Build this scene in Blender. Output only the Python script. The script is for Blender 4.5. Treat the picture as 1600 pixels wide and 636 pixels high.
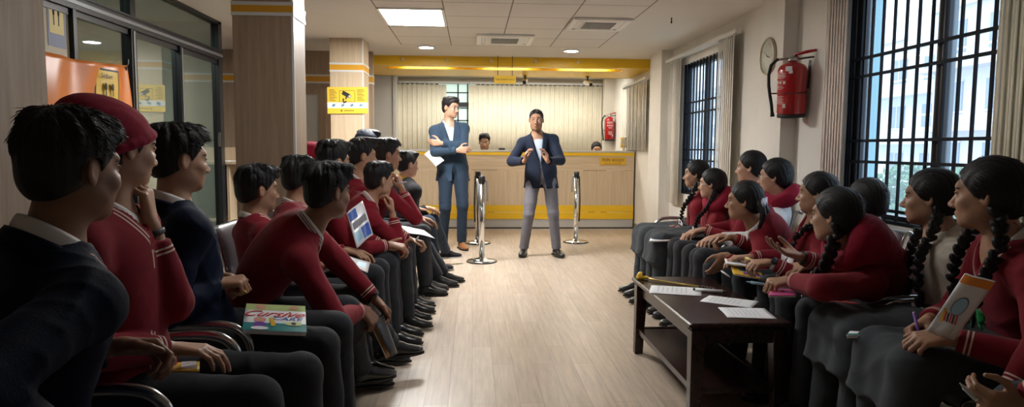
import bpy, math, random
import numpy as np
from mathutils import Vector, Matrix
random.seed(7)
SC = bpy.context.scene
COL = SC.collection
for o_ in list(bpy.data.objects):
    bpy.data.objects.remove(o_)

# ------------------------------------------------------------------ camera
F_PX, CAM_H = 1040.0, 1.22
YAW, PITCH, ROLL = math.radians(3.41), math.radians(4.73), math.radians(0.4)
c_f = np.array([math.sin(YAW)*math.cos(PITCH), math.cos(YAW)*math.cos(PITCH), -math.sin(PITCH)])
c_r0 = np.array([math.cos(YAW), -math.sin(YAW), 0.0])
c_u0 = np.cross(c_r0, c_f)
c_r = c_r0*math.cos(ROLL) + c_u0*math.sin(ROLL)
c_u = -c_r0*math.sin(ROLL) + c_u0*math.cos(ROLL)
C_POS = np.array([0, 0, CAM_H])
cam_d = bpy.data.cameras.new('camera')
cam_d.sensor_width = 36.0
cam_d.lens = F_PX/1600*36
cam_d.clip_start = 0.05
cam = bpy.data.objects.new('camera', cam_d)
COL.objects.link(cam)
cam.matrix_world = Matrix(((c_r[0], c_u[0], -c_f[0], C_POS[0]), (c_r[1], c_u[1], -c_f[1], C_POS[1]), (c_r[2], c_u[2], -c_f[2], C_POS[2]), (0, 0, 0, 1)))
SC.camera = cam

def PY(x, y, Y):
    """photo pixel + distance along the room -> world point"""
    d = c_f*F_PX + c_r*(x-800.0) - c_u*(y-318.0)
    return C_POS + d*(Y/d[1])

# ------------------------------------------------------------------ look, sky, lights
SC.view_settings.view_transform = 'Standard'
SC.view_settings.look = 'None'
SC.view_settings.gamma = 1.0
SC.view_settings.use_curve_mapping = False
SC.view_settings.exposure = 1.5
SC.cycles.max_bounces = 7
SC.cycles.diffuse_bounces = 4
SC.cycles.glossy_bounces = 4
SC.cycles.transparent_max_bounces = 24
SC.cycles.sample_clamp_indirect = 4.0
SC.cycles.use_denoising = True
wd = bpy.data.worlds.new('overcast_sky')
SC.world = wd
wd.use_nodes = True
nt = wd.node_tree
bg = nt.nodes['Background']
tc = nt.nodes.new('ShaderNodeTexCoord')
sp = nt.nodes.new('ShaderNodeSeparateXYZ')
rp = nt.nodes.new('ShaderNodeValToRGB')
nt.links.new(tc.outputs['Generated'], sp.inputs[0])
nt.links.new(sp.outputs[2], rp.inputs[0])
nt.links.new(rp.outputs[0], bg.inputs[0])
rp.color_ramp.elements[0].position = 0.0
rp.color_ramp.elements[0].color = (0.55, 0.68, 0.85, 1)
rp.color_ramp.elements[1].position = 0.5
rp.color_ramp.elements[1].color = (0.86, 0.93, 1.0, 1)
bg.inputs[1].default_value = 1.30

def area_light(name, loc, sx, sy, power, color, rot=(0, 0, 0)):
    l = bpy.data.lights.new(name, 'AREA')
    l.shape = 'RECTANGLE'; l.size = sx; l.size_y = sy; l.energy = power; l.color = color
    o = bpy.data.objects.new(name, l); COL.objects.link(o)
    o.location = loc; o.rotation_euler = rot
    return o
PANEL_E, PANEL_NEAR_E, DOWN_E, COVE_E = 40.0, 5.5, 60.0, 3.5      # emission strengths of the lamps that are built below
# lights of the counter hall behind the beam (out of sight above it) and of the office behind the glass
area_light('counter_hall_light', (0.6, 11.0, 2.44), 3.0, 0.5, 22, (1.0, 0.97, 0.89))
area_light('office_light', (-3.1, 5.2, 2.44), 0.6, 0.6, 14, (0.95, 1.0, 0.92))

# ------------------------------------------------------------------ materials
def mat(name, col, rough=0.6, metal=0.0, spec=0.5, bump=0.0, bscale=60.0, var=0.0, vscale=8.0, stretch=(1, 1, 1), sheen=0.0, coat=0.0):
    m = bpy.data.materials.new(name); m.use_nodes = True
    n = m.node_tree.nodes; L = m.node_tree.links
    b = n['Principled BSDF']
    b.inputs['Base Color'].default_value = (*col, 1)
    b.inputs['Roughness'].default_value = rough
    b.inputs['Metallic'].default_value = metal
    b.inputs['Specular IOR Level'].default_value = spec
    if sheen: b.inputs['Sheen Weight'].default_value = sheen
    if coat: b.inputs['Coat Weight'].default_value = coat
    if bump or var:
        t = n.new('ShaderNodeTexCoord'); mp = n.new('ShaderNodeMapping')
        mp.inputs['Scale'].default_value = stretch
        L.new(t.outputs['Object'], mp.inputs[0])
        if var:
            q = n.new('ShaderNodeTexNoise'); q.inputs['Scale'].default_value = vscale; q.inputs['Detail'].default_value = 4
            L.new(mp.outputs[0], q.inputs['Vector'])
            r = n.new('ShaderNodeValToRGB')
            r.color_ramp.elements[0].position = 0.3; r.color_ramp.elements[1].position = 0.7
            r.color_ramp.elements[0].color = (*[c*(1-var) for c in col], 1)
            r.color_ramp.elements[1].color = (*[min(1, c*(1+var)) for c in col], 1)
            L.new(q.outputs['Fac'], r.inputs[0]); L.new(r.outputs[0], b.inputs['Base Color'])
        if bump:
            q = n.new('ShaderNodeTexNoise'); q.inputs['Scale'].default_value = bscale; q.inputs['Detail'].default_value = 3
            L.new(mp.outputs[0], q.inputs['Vector'])
            u = n.new('ShaderNodeBump'); u.inputs['Strength'].default_value = bump; u.inputs['Distance'].default_value = 0.01
            L.new(q.outputs['Fac'], u.inputs['Height']); L.new(u.outputs[0], b.inputs['Normal'])
    return m

def emit(name, col, s):
    m = bpy.data.materials.new(name); m.use_nodes = True
    b = m.node_tree.nodes['Principled BSDF']
    b.inputs['Base Color'].default_value = (*col, 1)
    b.inputs['Emission Color'].default_value = (*col, 1)
    b.inputs['Emission Strength'].default_value = s
    return m

def glass_mat(name, tint, refl=0.9, base=0.04, haze_mix=0.0):
    m = bpy.data.materials.new(name); m.use_nodes = True
    n = m.node_tree.nodes; L = m.node_tree.links
    n.remove(n['Principled BSDF'])
    t = n.new('ShaderNodeBsdfTransparent'); t.inputs[0].default_value = (*tint, 1)
    g = n.new('ShaderNodeBsdfGlossy'); g.inputs['Roughness'].default_value = 0.02; g.inputs[0].default_value = (refl, refl, refl, 1)
    f = n.new('ShaderNodeLayerWeight'); f.inputs[0].default_value = 0.5
    p = n.new('ShaderNodeMath'); p.operation = 'POWER'; p.inputs[1].default_value = 4.0
    L.new(f.outputs['Facing'], p.inputs[0])
    a = n.new('ShaderNodeMath'); a.operation = 'ADD'; a.inputs[1].default_value = base; a.use_clamp = True
    x = n.new('ShaderNodeMixShader')
    L.new(p.outputs[0], a.inputs[0]); L.new(a.outputs[0], x.inputs[0]); L.new(t.outputs[0], x.inputs[1]); L.new(g.outputs[0], x.inputs[2])
    if haze_mix:      # pale blue translucent layer that puts the outdoor haze into the pane
        d = n.new('ShaderNodeBsdfTranslucent'); d.inputs[0].default_value = (0.66, 0.80, 0.95, 1)
        y = n.new('ShaderNodeMixShader'); y.inputs[0].default_value = haze_mix
        L.new(x.outputs[0], y.inputs[1]); L.new(d.outputs[0], y.inputs[2]); x = y
    L.new(x.outputs[0], n['Material Output'].inputs[0])
    return m

def wood_mat(name, c1, c2, rough=0.45, scale=(14, 14, 0.7), nscale=3.0, spec=0.4):
    """laminate with the grain running along the axis of the small scale value"""
    m = bpy.data.materials.new(name); m.use_nodes = True
    n = m.node_tree.nodes; L = m.node_tree.links; b = n['Principled BSDF']
    t = n.new('ShaderNodeTexCoord'); mp = n.new('ShaderNodeMapping'); mp.inputs['Scale'].default_value = scale
    L.new(t.outputs['Object'], mp.inputs[0])
    q = n.new('ShaderNodeTexNoise'); q.inputs['Scale'].default_value = nscale; q.inputs['Detail'].default_value = 8; q.inputs['Roughness'].default_value = 0.62
    L.new(mp.outputs[0], q.inputs['Vector'])
    r = n.new('ShaderNodeValToRGB')
    r.color_ramp.elements[0].position = 0.32; r.color_ramp.elements[0].color = (*c1, 1)
    r.color_ramp.elements[1].position = 0.68; r.color_ramp.elements[1].color = (*c2, 1)
    L.new(q.outputs['Fac'], r.inputs[0]); L.new(r.outputs[0], b.inputs['Base Color'])
    b.inputs['Roughness'].default_value = rough; b.inputs['Specular IOR Level'].default_value = spec
    return m

M = {}
M['wall'] = mat('wall_paint', (0.73, 0.70, 0.64), 0.75, bump=0.08, bscale=30, var=0.05, vscale=2.5)
M['wall_back'] = mat('wall_paint_back', (0.70, 0.65, 0.56), 0.75, var=0.03, vscale=2)
M['skirt'] = mat('skirting_tile', (0.20, 0.15, 0.115), 0.4, var=0.1)
M['panel_wood'] = wood_mat('panel_laminate', (0.29, 0.22, 0.165), (0.40, 0.315, 0.245), 0.5)
M['panel_dark'] = wood_mat('panel_laminate_dark', (0.29, 0.205, 0.14), (0.39, 0.29, 0.205), 0.5)
M['counter_wood'] = wood_mat('counter_laminate', (0.46, 0.35, 0.23), (0.58, 0.46, 0.32), 0.4)
M['counter_wood_h'] = wood_mat('counter_laminate_horizontal', (0.46, 0.35, 0.23), (0.58, 0.46, 0.32), 0.4, scale=(0.7, 14, 14))
M['yellow'] = mat('yellow_laminate', (0.72, 0.44, 0.012), 0.4, var=0.06, vscale=1.5)
M['amber'] = mat('amber_laminate', (0.62, 0.30, 0.02), 0.4)
M['silver_strip'] = mat('pale_strip', (0.62, 0.62, 0.60), 0.35)
M['plinth'] = mat('plinth_grey', (0.50, 0.49, 0.46), 0.35, metal=0.3)
M['black_alu'] = mat('black_aluminium', (0.018, 0.019, 0.022), 0.35, metal=0.3)
M['bar_paint'] = mat('black_bar_paint', (0.008, 0.010, 0.016), 0.6, spec=.15)
M['alu'] = mat('grey_aluminium', (0.22, 0.23, 0.24), 0.35, metal=0.6)
M['chrome'] = mat('brushed_steel', (0.62, 0.62, 0.62), 0.22, metal=1.0, var=0.05, vscale=3)
M['chrome_hi'] = mat('chrome', (0.75, 0.75, 0.74), 0.12, metal=1.0)
M['grey_metal'] = mat('grey_painted_steel', (0.36, 0.37, 0.39), 0.35, metal=0.6)
M['white_plastic'] = mat('white_plastic', (0.75, 0.74, 0.70), 0.45)
M['grille_dark'] = mat('grille_dark', (0.05, 0.05, 0.05), 0.6)
M['black_plastic'] = mat('black_plastic', (0.015, 0.015, 0.016), 0.4)
M['rubber'] = mat('black_rubber', (0.012, 0.012, 0.012), 0.6)
M['glass_win'] = glass_mat('window_glass', (0.93, 0.97, 1.0), 0.6, 0.0, haze_mix=0.11)
M['glass_part'] = glass_mat('partition_glass', (0.72, 0.78, 0.76), 0.9, 0.10)
M['glass_top'] = glass_mat('transom_glass', (0.48, 0.60, 0.58), 0.9, 0.14)
M['blind'] = mat('blind_fabric', (0.82, 0.76, 0.60), 0.85, bump=0.15, bscale=240, var=0.05, vscale=6)
M['blind_pale'] = mat('blind_fabric_pale', (0.74, 0.69, 0.61), 0.85, bump=0.15, bscale=240, var=0.06, vscale=5)
M['ext_red'] = mat('extinguisher_red', (0.40, 0.008, 0.012), 0.25, coat=0.4)
M['sticker_white'] = mat('sticker_white', (0.62, 0.52, 0.50), 0.5)
M['brass'] = mat('gold_rim', (0.55, 0.50, 0.36), 0.3, metal=0.8)
M['clock_face'] = mat('clock_face', (0.66, 0.64, 0.55), 0.4)
M['table_wood'] = wood_mat('dark_table_wood', (0.016, 0.007, 0.006), (0.036, 0.015, 0.012), 0.25, scale=(16, 1, 16), spec=0.5)
M['paper'] = mat('paper', (0.80, 0.81, 0.83), 0.7)
M['paper_grey'] = mat('print_grey', (0.50, 0.50, 0.53), 0.7)
M['ink'] = mat('black_ink', (0.02, 0.02, 0.02), 0.6)
M['sign_yellow'] = mat('sign_yellow', (0.78, 0.50, 0.04), 0.5)
M['sign_cream'] = mat('sign_cream', (0.80, 0.64, 0.22), 0.5)
M['orange_vinyl'] = mat('orange_vinyl', (0.72, 0.20, 0.03), 0.35, var=0.05)
M['icon_blue'] = mat('icon_blue', (0.12, 0.24, 0.34), 0.5)
M['teal'] = mat('teal_print', (0.01, 0.20, 0.20), 0.5)
M['red_print'] = mat('red_print', (0.60, 0.02, 0.03), 0.5)
M['blue_print'] = mat('blue_print', (0.03, 0.10, 0.42), 0.5)
M['sky_print'] = mat('sky_print', (0.32, 0.55, 0.72), 0.4)
M['green_print'] = mat('green_print', (0.45, 0.55, 0.22), 0.5)
M['purple_print'] = mat('purple_print', (0.16, 0.05, 0.35), 0.5)
M['peach_print'] = mat('peach_print', (0.62, 0.30, 0.22), 0.5)
M['yellow_print'] = mat('yellow_print', (0.80, 0.48, 0.03), 0.5)
M['orange_print'] = mat('orange_print', (0.80, 0.26, 0.02), 0.4)
M['gloss_white'] = mat('glossy_white_sheet', (0.74, 0.75, 0.78), 0.25, coat=0.3)

# ------------------------------------------------------------------ object helpers
def tag(o, label, cat, group=None, kind=None):
    if label: o['label'] = label
    if cat: o['category'] = cat
    if group: o['group'] = group
    if kind: o['kind'] = kind
    return o
def empty(name, loc, label=None, cat=None, group=None, rotz=0.0):
    o = bpy.data.objects.new(name, None); COL.objects.link(o)
    o.location = loc; o.rotation_euler = (0, 0, rotz); o.empty_display_size = 0.1
    return tag(o, label, cat, group)

class MB:
    """collects shapes into one mesh, each shape with a material slot"""
    def __init__(s): s.v = []; s.f = []; s.mi = []; s.sm = []; s.uv = {}
    def add(s, vs, fs, mi=0, smooth=False):
        b = len(s.v); s.v += [tuple(map(float, p)) for p in vs]
        for f in fs: s.f.append(tuple(b+i for i in f)); s.mi.append(mi); s.sm.append(smooth)
        return s
    def box(s, lo, hi, mi=0, T=None):
        x0, y0, z0 = lo; x1, y1, z1 = hi
        vs = [(x0,y0,z0),(x1,y0,z0),(x1,y1,z0),(x0,y1,z0),(x0,y0,z1),(x1,y0,z1),(x1,y1,z1),(x0,y1,z1)]
        if T is not None: vs = [T @ Vector(p) for p in vs]
        return s.add(vs, [(0,3,2,1),(4,5,6,7),(0,1,5,4),(1,2,6,5),(2,3,7,6),(3,0,4,7)], mi)
    def rbox(s, lo, hi, b, mi=0, T=None):
        """box with chamfered vertical and horizontal edges"""
        x0,y0,z0 = lo; x1,y1,z1 = hi
        vs=[]; 
        def ring(i, z): return [(x0+i+b,y0+i,z),(x1-i-b,y0+i,z),(x1-i,y0+i+b,z),(x1-i,y1-i-b,z),(x1-i-b,y1-i,z),(x0+i+b,y1-i,z),(x0+i,y1-i-b,z),(x0+i,y0+i+b,z)]
        rings=[ring(b,z0),ring(0,z0+b),ring(0,z1-b),ring(b,z1)]
        for r in rings: vs+=r
        fs=[tuple(range(7,-1,-1)),tuple(24+i for i in range(8))]
        for k in range(3):
            for i in range(8): fs.append((k*8+i,k*8+(i+1)%8,(k+1)*8+(i+1)%8,(k+1)*8+i))
        if T is not None: vs=[T@Vector(p) for p in vs]
        return s.add(vs,fs,mi)
    def tube(s, pts, r, n=10, mi=0, cap=True, closed=False, flat=1.0, up=None):
        P = [Vector(p) for p in pts]; N = len(P)
        rr = r if isinstance(r, (list, tuple)) else [r]*N
        vs = []; fs = []
        t0 = (P[1]-P[0]).normalized()
        ref = Vector(up) if up is not None else (Vector((0,0,1)) if abs(t0.z) < 0.9 else Vector((1,0,0)))
        nrm = (ref - t0*ref.dot(t0)).normalized()
        for i in range(N):
            if closed: t = (P[(i+1)%N]-P[i-1]).normalized()
            else: t = (P[min(i+1,N-1)]-P[max(i-1,0)]).normalized()
            nrm = (nrm - t*nrm.dot(t)).normalized()
            bn = t.cross(nrm)
            for k in range(n):
                a = 2*math.pi*k/n
                vs.append(P[i] + nrm*(math.cos(a)*rr[i]) + bn*(math.sin(a)*rr[i]*flat))
        M_ = N if closed else N-1
        for i in range(M_):
            j = (i+1) % N
            for k in range(n):
                fs.append((i*n+k, i*n+(k+1)%n, j*n+(k+1)%n, j*n+k))
        if cap and not closed:
            fs.append(tuple(range(n-1,-1,-1))); fs.append(tuple((N-1)*n+k for k in range(n)))
        return s.add(vs, fs, mi, True)
    def cyl(s, a, b, r0, r1=None, n=20, mi=0):
        return s.tube([a, b], [r0, r0 if r1 is None else r1], n, mi)
    def lathe(s, prof, n=32, mi=0, T=None, smooth=True):
        """prof: (radius, z) pairs about local z"""
        vs=[]; fs=[]
        for (r,z) in prof:
            for k in range(n):
                a=2*math.pi*k/n; vs.append((r*math.cos(a), r*math.sin(a), z))
        for i in range(len(prof)-1):
            for k in range(n): fs.append((i*n+k,i*n+(k+1)%n,(i+1)*n+(k+1)%n,(i+1)*n+k))
        m_=len(prof)-1
        if m_>=3 and prof[0][0]>0 and abs(prof[0][0]-prof[-1][0])<1e-3:
            for k in range(n): fs.append((m_*n+k,m_*n+(k+1)%n,(k+1)%n,k))
        else:
            fs.append(tuple(range(n-1,-1,-1))); fs.append(tuple(m_*n+k for k in range(n)))
        if T is not None: vs=[T@Vector(p) for p in vs]
        return s.add(vs,fs,mi,smooth)
    def quad(s, a, b, c, d, mi=0): return s.add([a,b,c,d], [(0,1,2,3)], mi)
    def grid(s, fn, nu, nv, mi=0, smooth=True, uv=None):
        """fn(u,v) -> point for u,v in 0..1"""
        vs=[fn(i/nu, j/nv) for i in range(nu+1) for j in range(nv+1)]
        fs=[(i*(nv+1)+j,(i+1)*(nv+1)+j,(i+1)*(nv+1)+j+1,i*(nv+1)+j+1) for i in range(nu) for j in range(nv)]
        b=len(s.v); s.add(vs,fs,mi,smooth)
        if uv:
            k=0
            for i in range(nu+1):
                for j in range(nv+1): s.uv[b+k]=(i/nu*uv[0], j/nv*uv[1]); k+=1
        return s
    def build(s, name, mats, parent=None, origin=None, bevel=0.0, solid=0.0):
        me = bpy.data.meshes.new(name)
        off = Vector(origin) if origin is not None else Vector((0,0,0))
        me.from_pydata([tuple(Vector(p)-off) for p in s.v], [], s.f)
        for m in (mats if isinstance(mats, (list, tuple)) else [mats]): me.materials.append(m)
        me.polygons.foreach_set('material_index', s.mi)
        me.polygons.foreach_set('use_smooth', s.sm)
        if s.uv:
            lay = me.uv_layers.new(name='uv')
            for lp in me.loops: lay.data[lp.index].uv = s.uv.get(lp.vertex_index, (0,0))
        me.update()
        o = bpy.data.objects.new(name, me); COL.objects.link(o)
        if origin is not None: o.location = off
        if parent is not None: child(o, parent)
        if bevel:
            b = o.modifiers.new('bevel', 'BEVEL'); b.width = bevel; b.segments = 2; b.limit_method = 'ANGLE'
        if solid:
            b = o.modifiers.new('solid', 'SOLIDIFY'); b.thickness = solid; b.offset = 0
        return o
def struct(o):
    o['kind'] = 'structure'; return o
def frame(o, x, y, z=None):
    """4x4 from origin and axes"""
    x = Vector(x).normalized(); y = Vector(y); y = (y - x*y.dot(x)).normalized()
    z = x.cross(y)
    return Matrix(((x.x,y.x,z.x,o[0]),(x.y,y.y,z.y,o[1]),(x.z,y.z,z.z,o[2]),(0,0,0,1)))
def text_obj(name, body, size, T, m, parent, align='CENTER', extrude=0.0004, xs=1.0, shear=0.0):
    """lettering as mesh; T maps text plane (x right, y up) to world"""
    cu = bpy.data.curves.new('text', 'FONT'); cu.body = body; cu.size = size; cu.align_x = align; cu.align_y = 'CENTER'
    cu.extrude = extrude; cu.shear = shear; cu.resolution_u = 3
    to = bpy.data.objects.new('text_tmp', cu); COL.objects.link(to)
    dg = bpy.context.evaluated_depsgraph_get()
    me = bpy.data.meshes.new_from_object(to.evaluated_get(dg))
    bpy.data.objects.remove(to); bpy.data.curves.remove(cu)
    me.transform(T @ Matrix.Diagonal((xs, 1, 1, 1)))
    me.materials.clear(); me.materials.append(m)
    me.name = name
    o = bpy.data.objects.new(name, me); COL.objects.link(o)
    if parent is not None:
        o.parent = parent; o.matrix_parent_inverse = parent.matrix_basis.inverted()
    return o
def child(o, parent):
    o.parent = parent; o.matrix_parent_inverse = parent.matrix_basis.inverted(); return o
# ================================================================== ROOM
CEIL = 2.46
WX = 2.5           # right wall
def floor_material():
    m = bpy.data.materials.new('plank_floor'); m.use_nodes = True
    n = m.node_tree.nodes; L = m.node_tree.links; b = n['Principled BSDF']
    t = n.new('ShaderNodeTexCoord'); mp = n.new('ShaderNodeMapping'); mp.inputs['Rotation'].default_value = (0, 0, math.pi/2)
    L.new(t.outputs['Object'], mp.inputs[0])
    k = n.new('ShaderNodeTexBrick'); k.inputs['Scale'].default_value = 1.0
    k.inputs['Brick Width'].default_value = 0.92; k.inputs['Row Height'].default_value = 0.115; k.inputs['Mortar Size'].default_value = 0.0012
    k.offset = 0.37
    k.inputs['Color1'].default_value = (0.42, 0.338, 0.258, 1); k.inputs['Color2'].default_value = (0.51, 0.425, 0.34, 1); k.inputs['Mortar'].default_value = (0.26, 0.19, 0.14, 1)
    L.new(mp.outputs[0], k.inputs['Vector'])
    m2 = n.new('ShaderNodeMapping'); m2.inputs['Scale'].default_value = (16, 1.1, 1); L.new(t.outputs['Object'], m2.inputs[0])
    q = n.new('ShaderNodeTexNoise'); q.inputs['Scale'].default_value = 2.5; q.inputs['Detail'].default_value = 7; q.inputs['Roughness'].default_value = 0.6
    L.new(m2.outputs[0], q.inputs['Vector'])
    r = n.new('ShaderNodeValToRGB'); r.color_ramp.elements[0].color = (0.72, 0.70, 0.69, 1); r.color_ramp.elements[1].color = (1.12, 1.1, 1.08, 1)
    r.color_ramp.elements[0].position = 0.3; r.color_ramp.elements[1].position = 0.7
    L.new(q.outputs['Fac'], r.inputs[0])
    x = n.new('ShaderNodeMix'); x.data_type = 'RGBA'; x.blend_type = 'MULTIPLY'; x.inputs[0].default_value = 0.9
    L.new(k.outputs['Color'], x.inputs[6]); L.new(r.outputs[0], x.inputs[7]); L.new(x.outputs[2], b.inputs['Base Color'])
    b.inputs['Roughness'].default_value = 0.34; b.inputs['Specular IOR Level'].default_value = 0.5
    u = n.new('ShaderNodeBump'); u.inputs['Strength'].default_value = 0.15; u.inputs['Distance'].default_value = 0.002
    L.new(q.outputs['Fac'], u.inputs['Height']); L.new(u.outputs[0], b.inputs['Normal'])
    return m
def ceiling_material():
    m = bpy.data.materials.new('ceiling_tiles'); m.use_nodes = True
    n = m.node_tree.nodes; L = m.node_tree.links; b = n['Principled BSDF']
    t = n.new('ShaderNodeTexCoord'); s = n.new('ShaderNodeSeparateXYZ'); L.new(t.outputs['Object'], s.inputs[0])
    def mth(op, a, c, v=None):
        k = n.new('ShaderNodeMath'); k.operation = op
        if hasattr(a, 'is_output'): L.new(a, k.inputs[0])
        else: k.inputs[0].default_value = a
        if c is not None:
            if hasattr(c, 'is_output'): L.new(c, k.inputs[1])
            else: k.inputs[1].default_value = c
        return k.outputs[0]
    def line(o, start, w):
        a = mth('SUBTRACT', o, start); a = mth('DIVIDE', a, 0.6); a = mth('FRACT', mth('ADD', a, 0.5), None); a = mth('ABSOLUTE', mth('SUBTRACT', a, 0.5), None)
        return mth('LESS_THAN', a, w/0.6)
    lx = line(s.outputs[0], -0.86, 0.006); ly = line(s.outputs[1], 8.22, 0.006)
    g = mth('MAXIMUM', lx, ly)
    ins = mth('MULTIPLY', mth('GREATER_THAN', s.outputs[0], -0.868), mth('LESS_THAN', s.outputs[0], 1.548))
    ins = mth('MULTIPLY', ins, mth('LESS_THAN', s.outputs[1], 8.228))
    g = mth('MULTIPLY', g, ins)
    q = n.new('ShaderNodeTexNoise'); q.inputs['Scale'].default_value = 1.2; q.inputs['Detail'].default_value = 3; L.new(t.outputs['Object'], q.inputs['Vector'])
    r = n.new('ShaderNodeValToRGB'); r.color_ramp.elements[0].color = (0.61, 0.58, 0.53, 1); r.color_ramp.elements[1].color = (0.68, 0.65, 0.60, 1); L.new(q.outputs['Fac'], r.inputs[0])
    x = n.new('ShaderNodeMix'); x.data_type = 'RGBA'; L.new(g, x.inputs[0]); L.new(r.outputs[0], x.inputs[6]); x.inputs[7].default_value = (0.20, 0.17, 0.14, 1)
    L.new(x.outputs[2], b.inputs['Base Color']); b.inputs['Roughness'].default_value = 0.8
    return m
M['floor'] = floor_material(); M['ceiling'] = ceiling_material()

struct(MB().box((-5.2, -2.1, -0.1), (2.7, 12.2, 0)).build('floor', M['floor']))
struct(MB().box((-5.2, -2.1, CEIL), (2.7, 12.2, CEIL+0.1)).build('ceiling', M['ceiling']))
struct(MB().box((-5.2, -2.1, 0), (2.7, -2.0, CEIL)).build('wall_behind', M['wall']))
struct(MB().box((-5.2, 12.0, 0), (2.7, 12.1, CEIL)).build('wall_back', M['wall_back']))
struct(MB().box((-5.3, -2.1, 0), (-5.2, 12.1, CEIL)).build('wall_far_left', M['wall']))

# right wall with its two window openings and shallow pillars
W1 = (3.02, 4.36, 0.78, 2.32)
W2 = (6.62, 7.86, 0.70, 2.22)
b = MB(); X0, X1 = WX, WX+0.16
ys = [-2.0, W1[0], W1[1], W2[0], W2[1], 12.0]
for i in range(5):
    y0, y1 = ys[i], ys[i+1]
    if i == 1 or i == 3:
        w = W1 if i == 1 else W2
        b.box((X0, y0, 0), (X1, y1, w[2])); b.box((X0, y0, w[3]), (X1, y1, CEIL))
    else:
        b.box((X0, y0, 0), (X1, y1, CEIL))
wr = struct(b.build('wall_right', M['wall']))
struct(MB().box((2.36, 8.32, 0), (WX, 8.86, CEIL)).build('pillar_right', M['wall']))
struct(MB().box((2.38, 5.06, 0), (WX, 5.46, CEIL)).build('pillar_right', M['wall']))
# skirtings
struct(MB().box((2.485, 8.86, 0), (WX, 10.1, 0.085)).box((2.485, 5.46, 0), (WX, 8.32, 0.085)).box((2.345, 8.305, 0), (2.36, 8.875, 0.085)).box((2.36, 8.305, 0), (WX, 8.32, 0.085))
       .box((2.365, 5.045, 0), (2.38, 5.475, 0.085)).box((2.485, -2, 0), (WX, 5.06, 0.085)).build('baseboard_right', M['skirt']))

# left: near laminate wall, laminate columns, laminate wall at the far left
def strip_band(b, x0, x1, y0, y1, zc=2.115, hw=0.055):
    b.box((x0-.004, y0-.004, zc-hw), (x1+.004, y1+.004, zc+hw), 1)
    b.box((x0-.006, y0-.006, zc-hw-.022), (x1+.006, y1+.006, zc-hw), 2)
    b.box((x0-.006, y0-.006, zc+hw), (x1+.006, y1+.006, zc+hw+.022), 2)
b = MB(); b.box((-2.35, -2.0, 0), (-1.75, 2.88, CEIL)); strip_band(b, -2.35, -1.75, -1.99, 2.88)
struct(b.build('wall_left', [M['panel_wood'], M['amber'], M['silver_strip']]))
COLS = ((-1.545, -1.16, 4.46, 4.76), (-1.625, -1.25, 7.80, 8.20))
for i, (x0, x1, y0, y1) in enumerate(COLS):
    b = MB(); b.box((x0, y0, 0), (x1, y1, CEIL))
    strip_band(b, x0, x1, y0, y1, 2.13 if i else 2.105, 0.03 if i else 0.022)
    # pale corner bead on the edge that faces the aisle
    b.box((x1-.012, y0-.003, 0), (x1+.003, y0+.012, CEIL), 2)
    struct(b.build('column_left', [M['panel_dark'] if i == 0 else M['counter_wood'], M['amber'], M['silver_strip']]))
b = MB(); b.box((-5.2, 8.86, 0), (-1.30, 8.96, CEIL)); strip_band(b, -5.2, -1.30, 8.86, 8.96, 2.10, 0.035)
struct(b.build('wall_left_far', [M['panel_dark'], M['amber'], M['silver_strip']]))
d = empty('door_1', (-2.4, 8.85, 0)); struct(d)
MB().box((-2.86, 8.835, 0), (-1.99, 8.858, 1.9)).build('door_leaf', mat('door_leaf_grey', (0.52, 0.52, 0.50), 0.5), d)
MB().box((-2.93, 8.825, 0), (-2.86, 8.86, 1.97)).box((-1.99, 8.825, 0), (-1.90, 8.86, 1.97)).box((-2.86, 8.825, 1.9), (-1.99, 8.86, 1.97)).build('door_frame', M['panel_dark'], d)
hb = MB(); hb.cyl((-2.78, 8.835, 0.98), (-2.78, 8.79, 0.98), 0.012); hb.cyl((-2.78, 8.79, 0.98), (-2.67, 8.79, 0.98), 0.010); hb.build('door_handle', M['chrome'], d)

# glazed office partition on the left
PX = -2.55
struct(MB().box((-5.2, 6.95, 0), (PX-0.03, 7.03, CEIL)).build('wall_office', mat('office_paint', (0.50, 0.51, 0.47), 0.7)))
gp = empty('glass_partition', (PX, 5.5, 0), 'black aluminium framed glass office partition left of the laminate column', 'partition')
gp['kind'] = 'structure'
f = MB()
for y, w in ((4.05, .05), (4.46, .035), (5.20, .075), (6.02, .06), (6.92, .09)):
    f.box((PX-.045, y-w/2, 0), (PX+.03, y+w/2, 2.10 if w < .07 else CEIL))
f.box((PX-.045, 4.05, 2.08), (PX+.035, 6.96, 2.16)); f.box((PX-.045, 4.05, CEIL-.03), (PX+.03, 6.96, CEIL)); f.box((PX-.045, 4.05, 0), (PX+.03, 6.96, 0.08))
f.box((PX-.02, 4.05, 2.16), (PX+.045, 6.96, 2.175)); f.box((PX-.02, 4.05, 2.04), (PX+.012, 6.96, 2.08))
f.build('partition_frame', M['black_alu'], gp)
hl = MB().box((PX+.03, 4.05, 2.112), (PX+.04, 6.96, 2.135))
for y in (5.20, 6.02): hl.box((PX+.03, y-.012, .1), (PX+.036, y+.012, 2.07))
hl.build('partition_trim', M['alu'], gp)
for y0, y1 in ((4.08, 4.44), (4.48, 5.16), (5.24, 5.99), (6.05, 6.875)):
    MB().box((PX-.012, y0, .08), (PX-.006, y1, 2.05)).build('glass_pane', M['glass_part'], gp)
for y0, y1 in ((4.08, 5.16), (5.24, 6.875)):
    MB().box((PX-.012, y0, 2.16), (PX-.006, y1, CEIL-.03)).build('transom_pane', M['glass_top'], gp)
MB().box((PX+.03, 6.79, 1.22), (PX+.05, 6.81, 1.36)).build('pull_handle', M['chrome'], gp)

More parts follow.
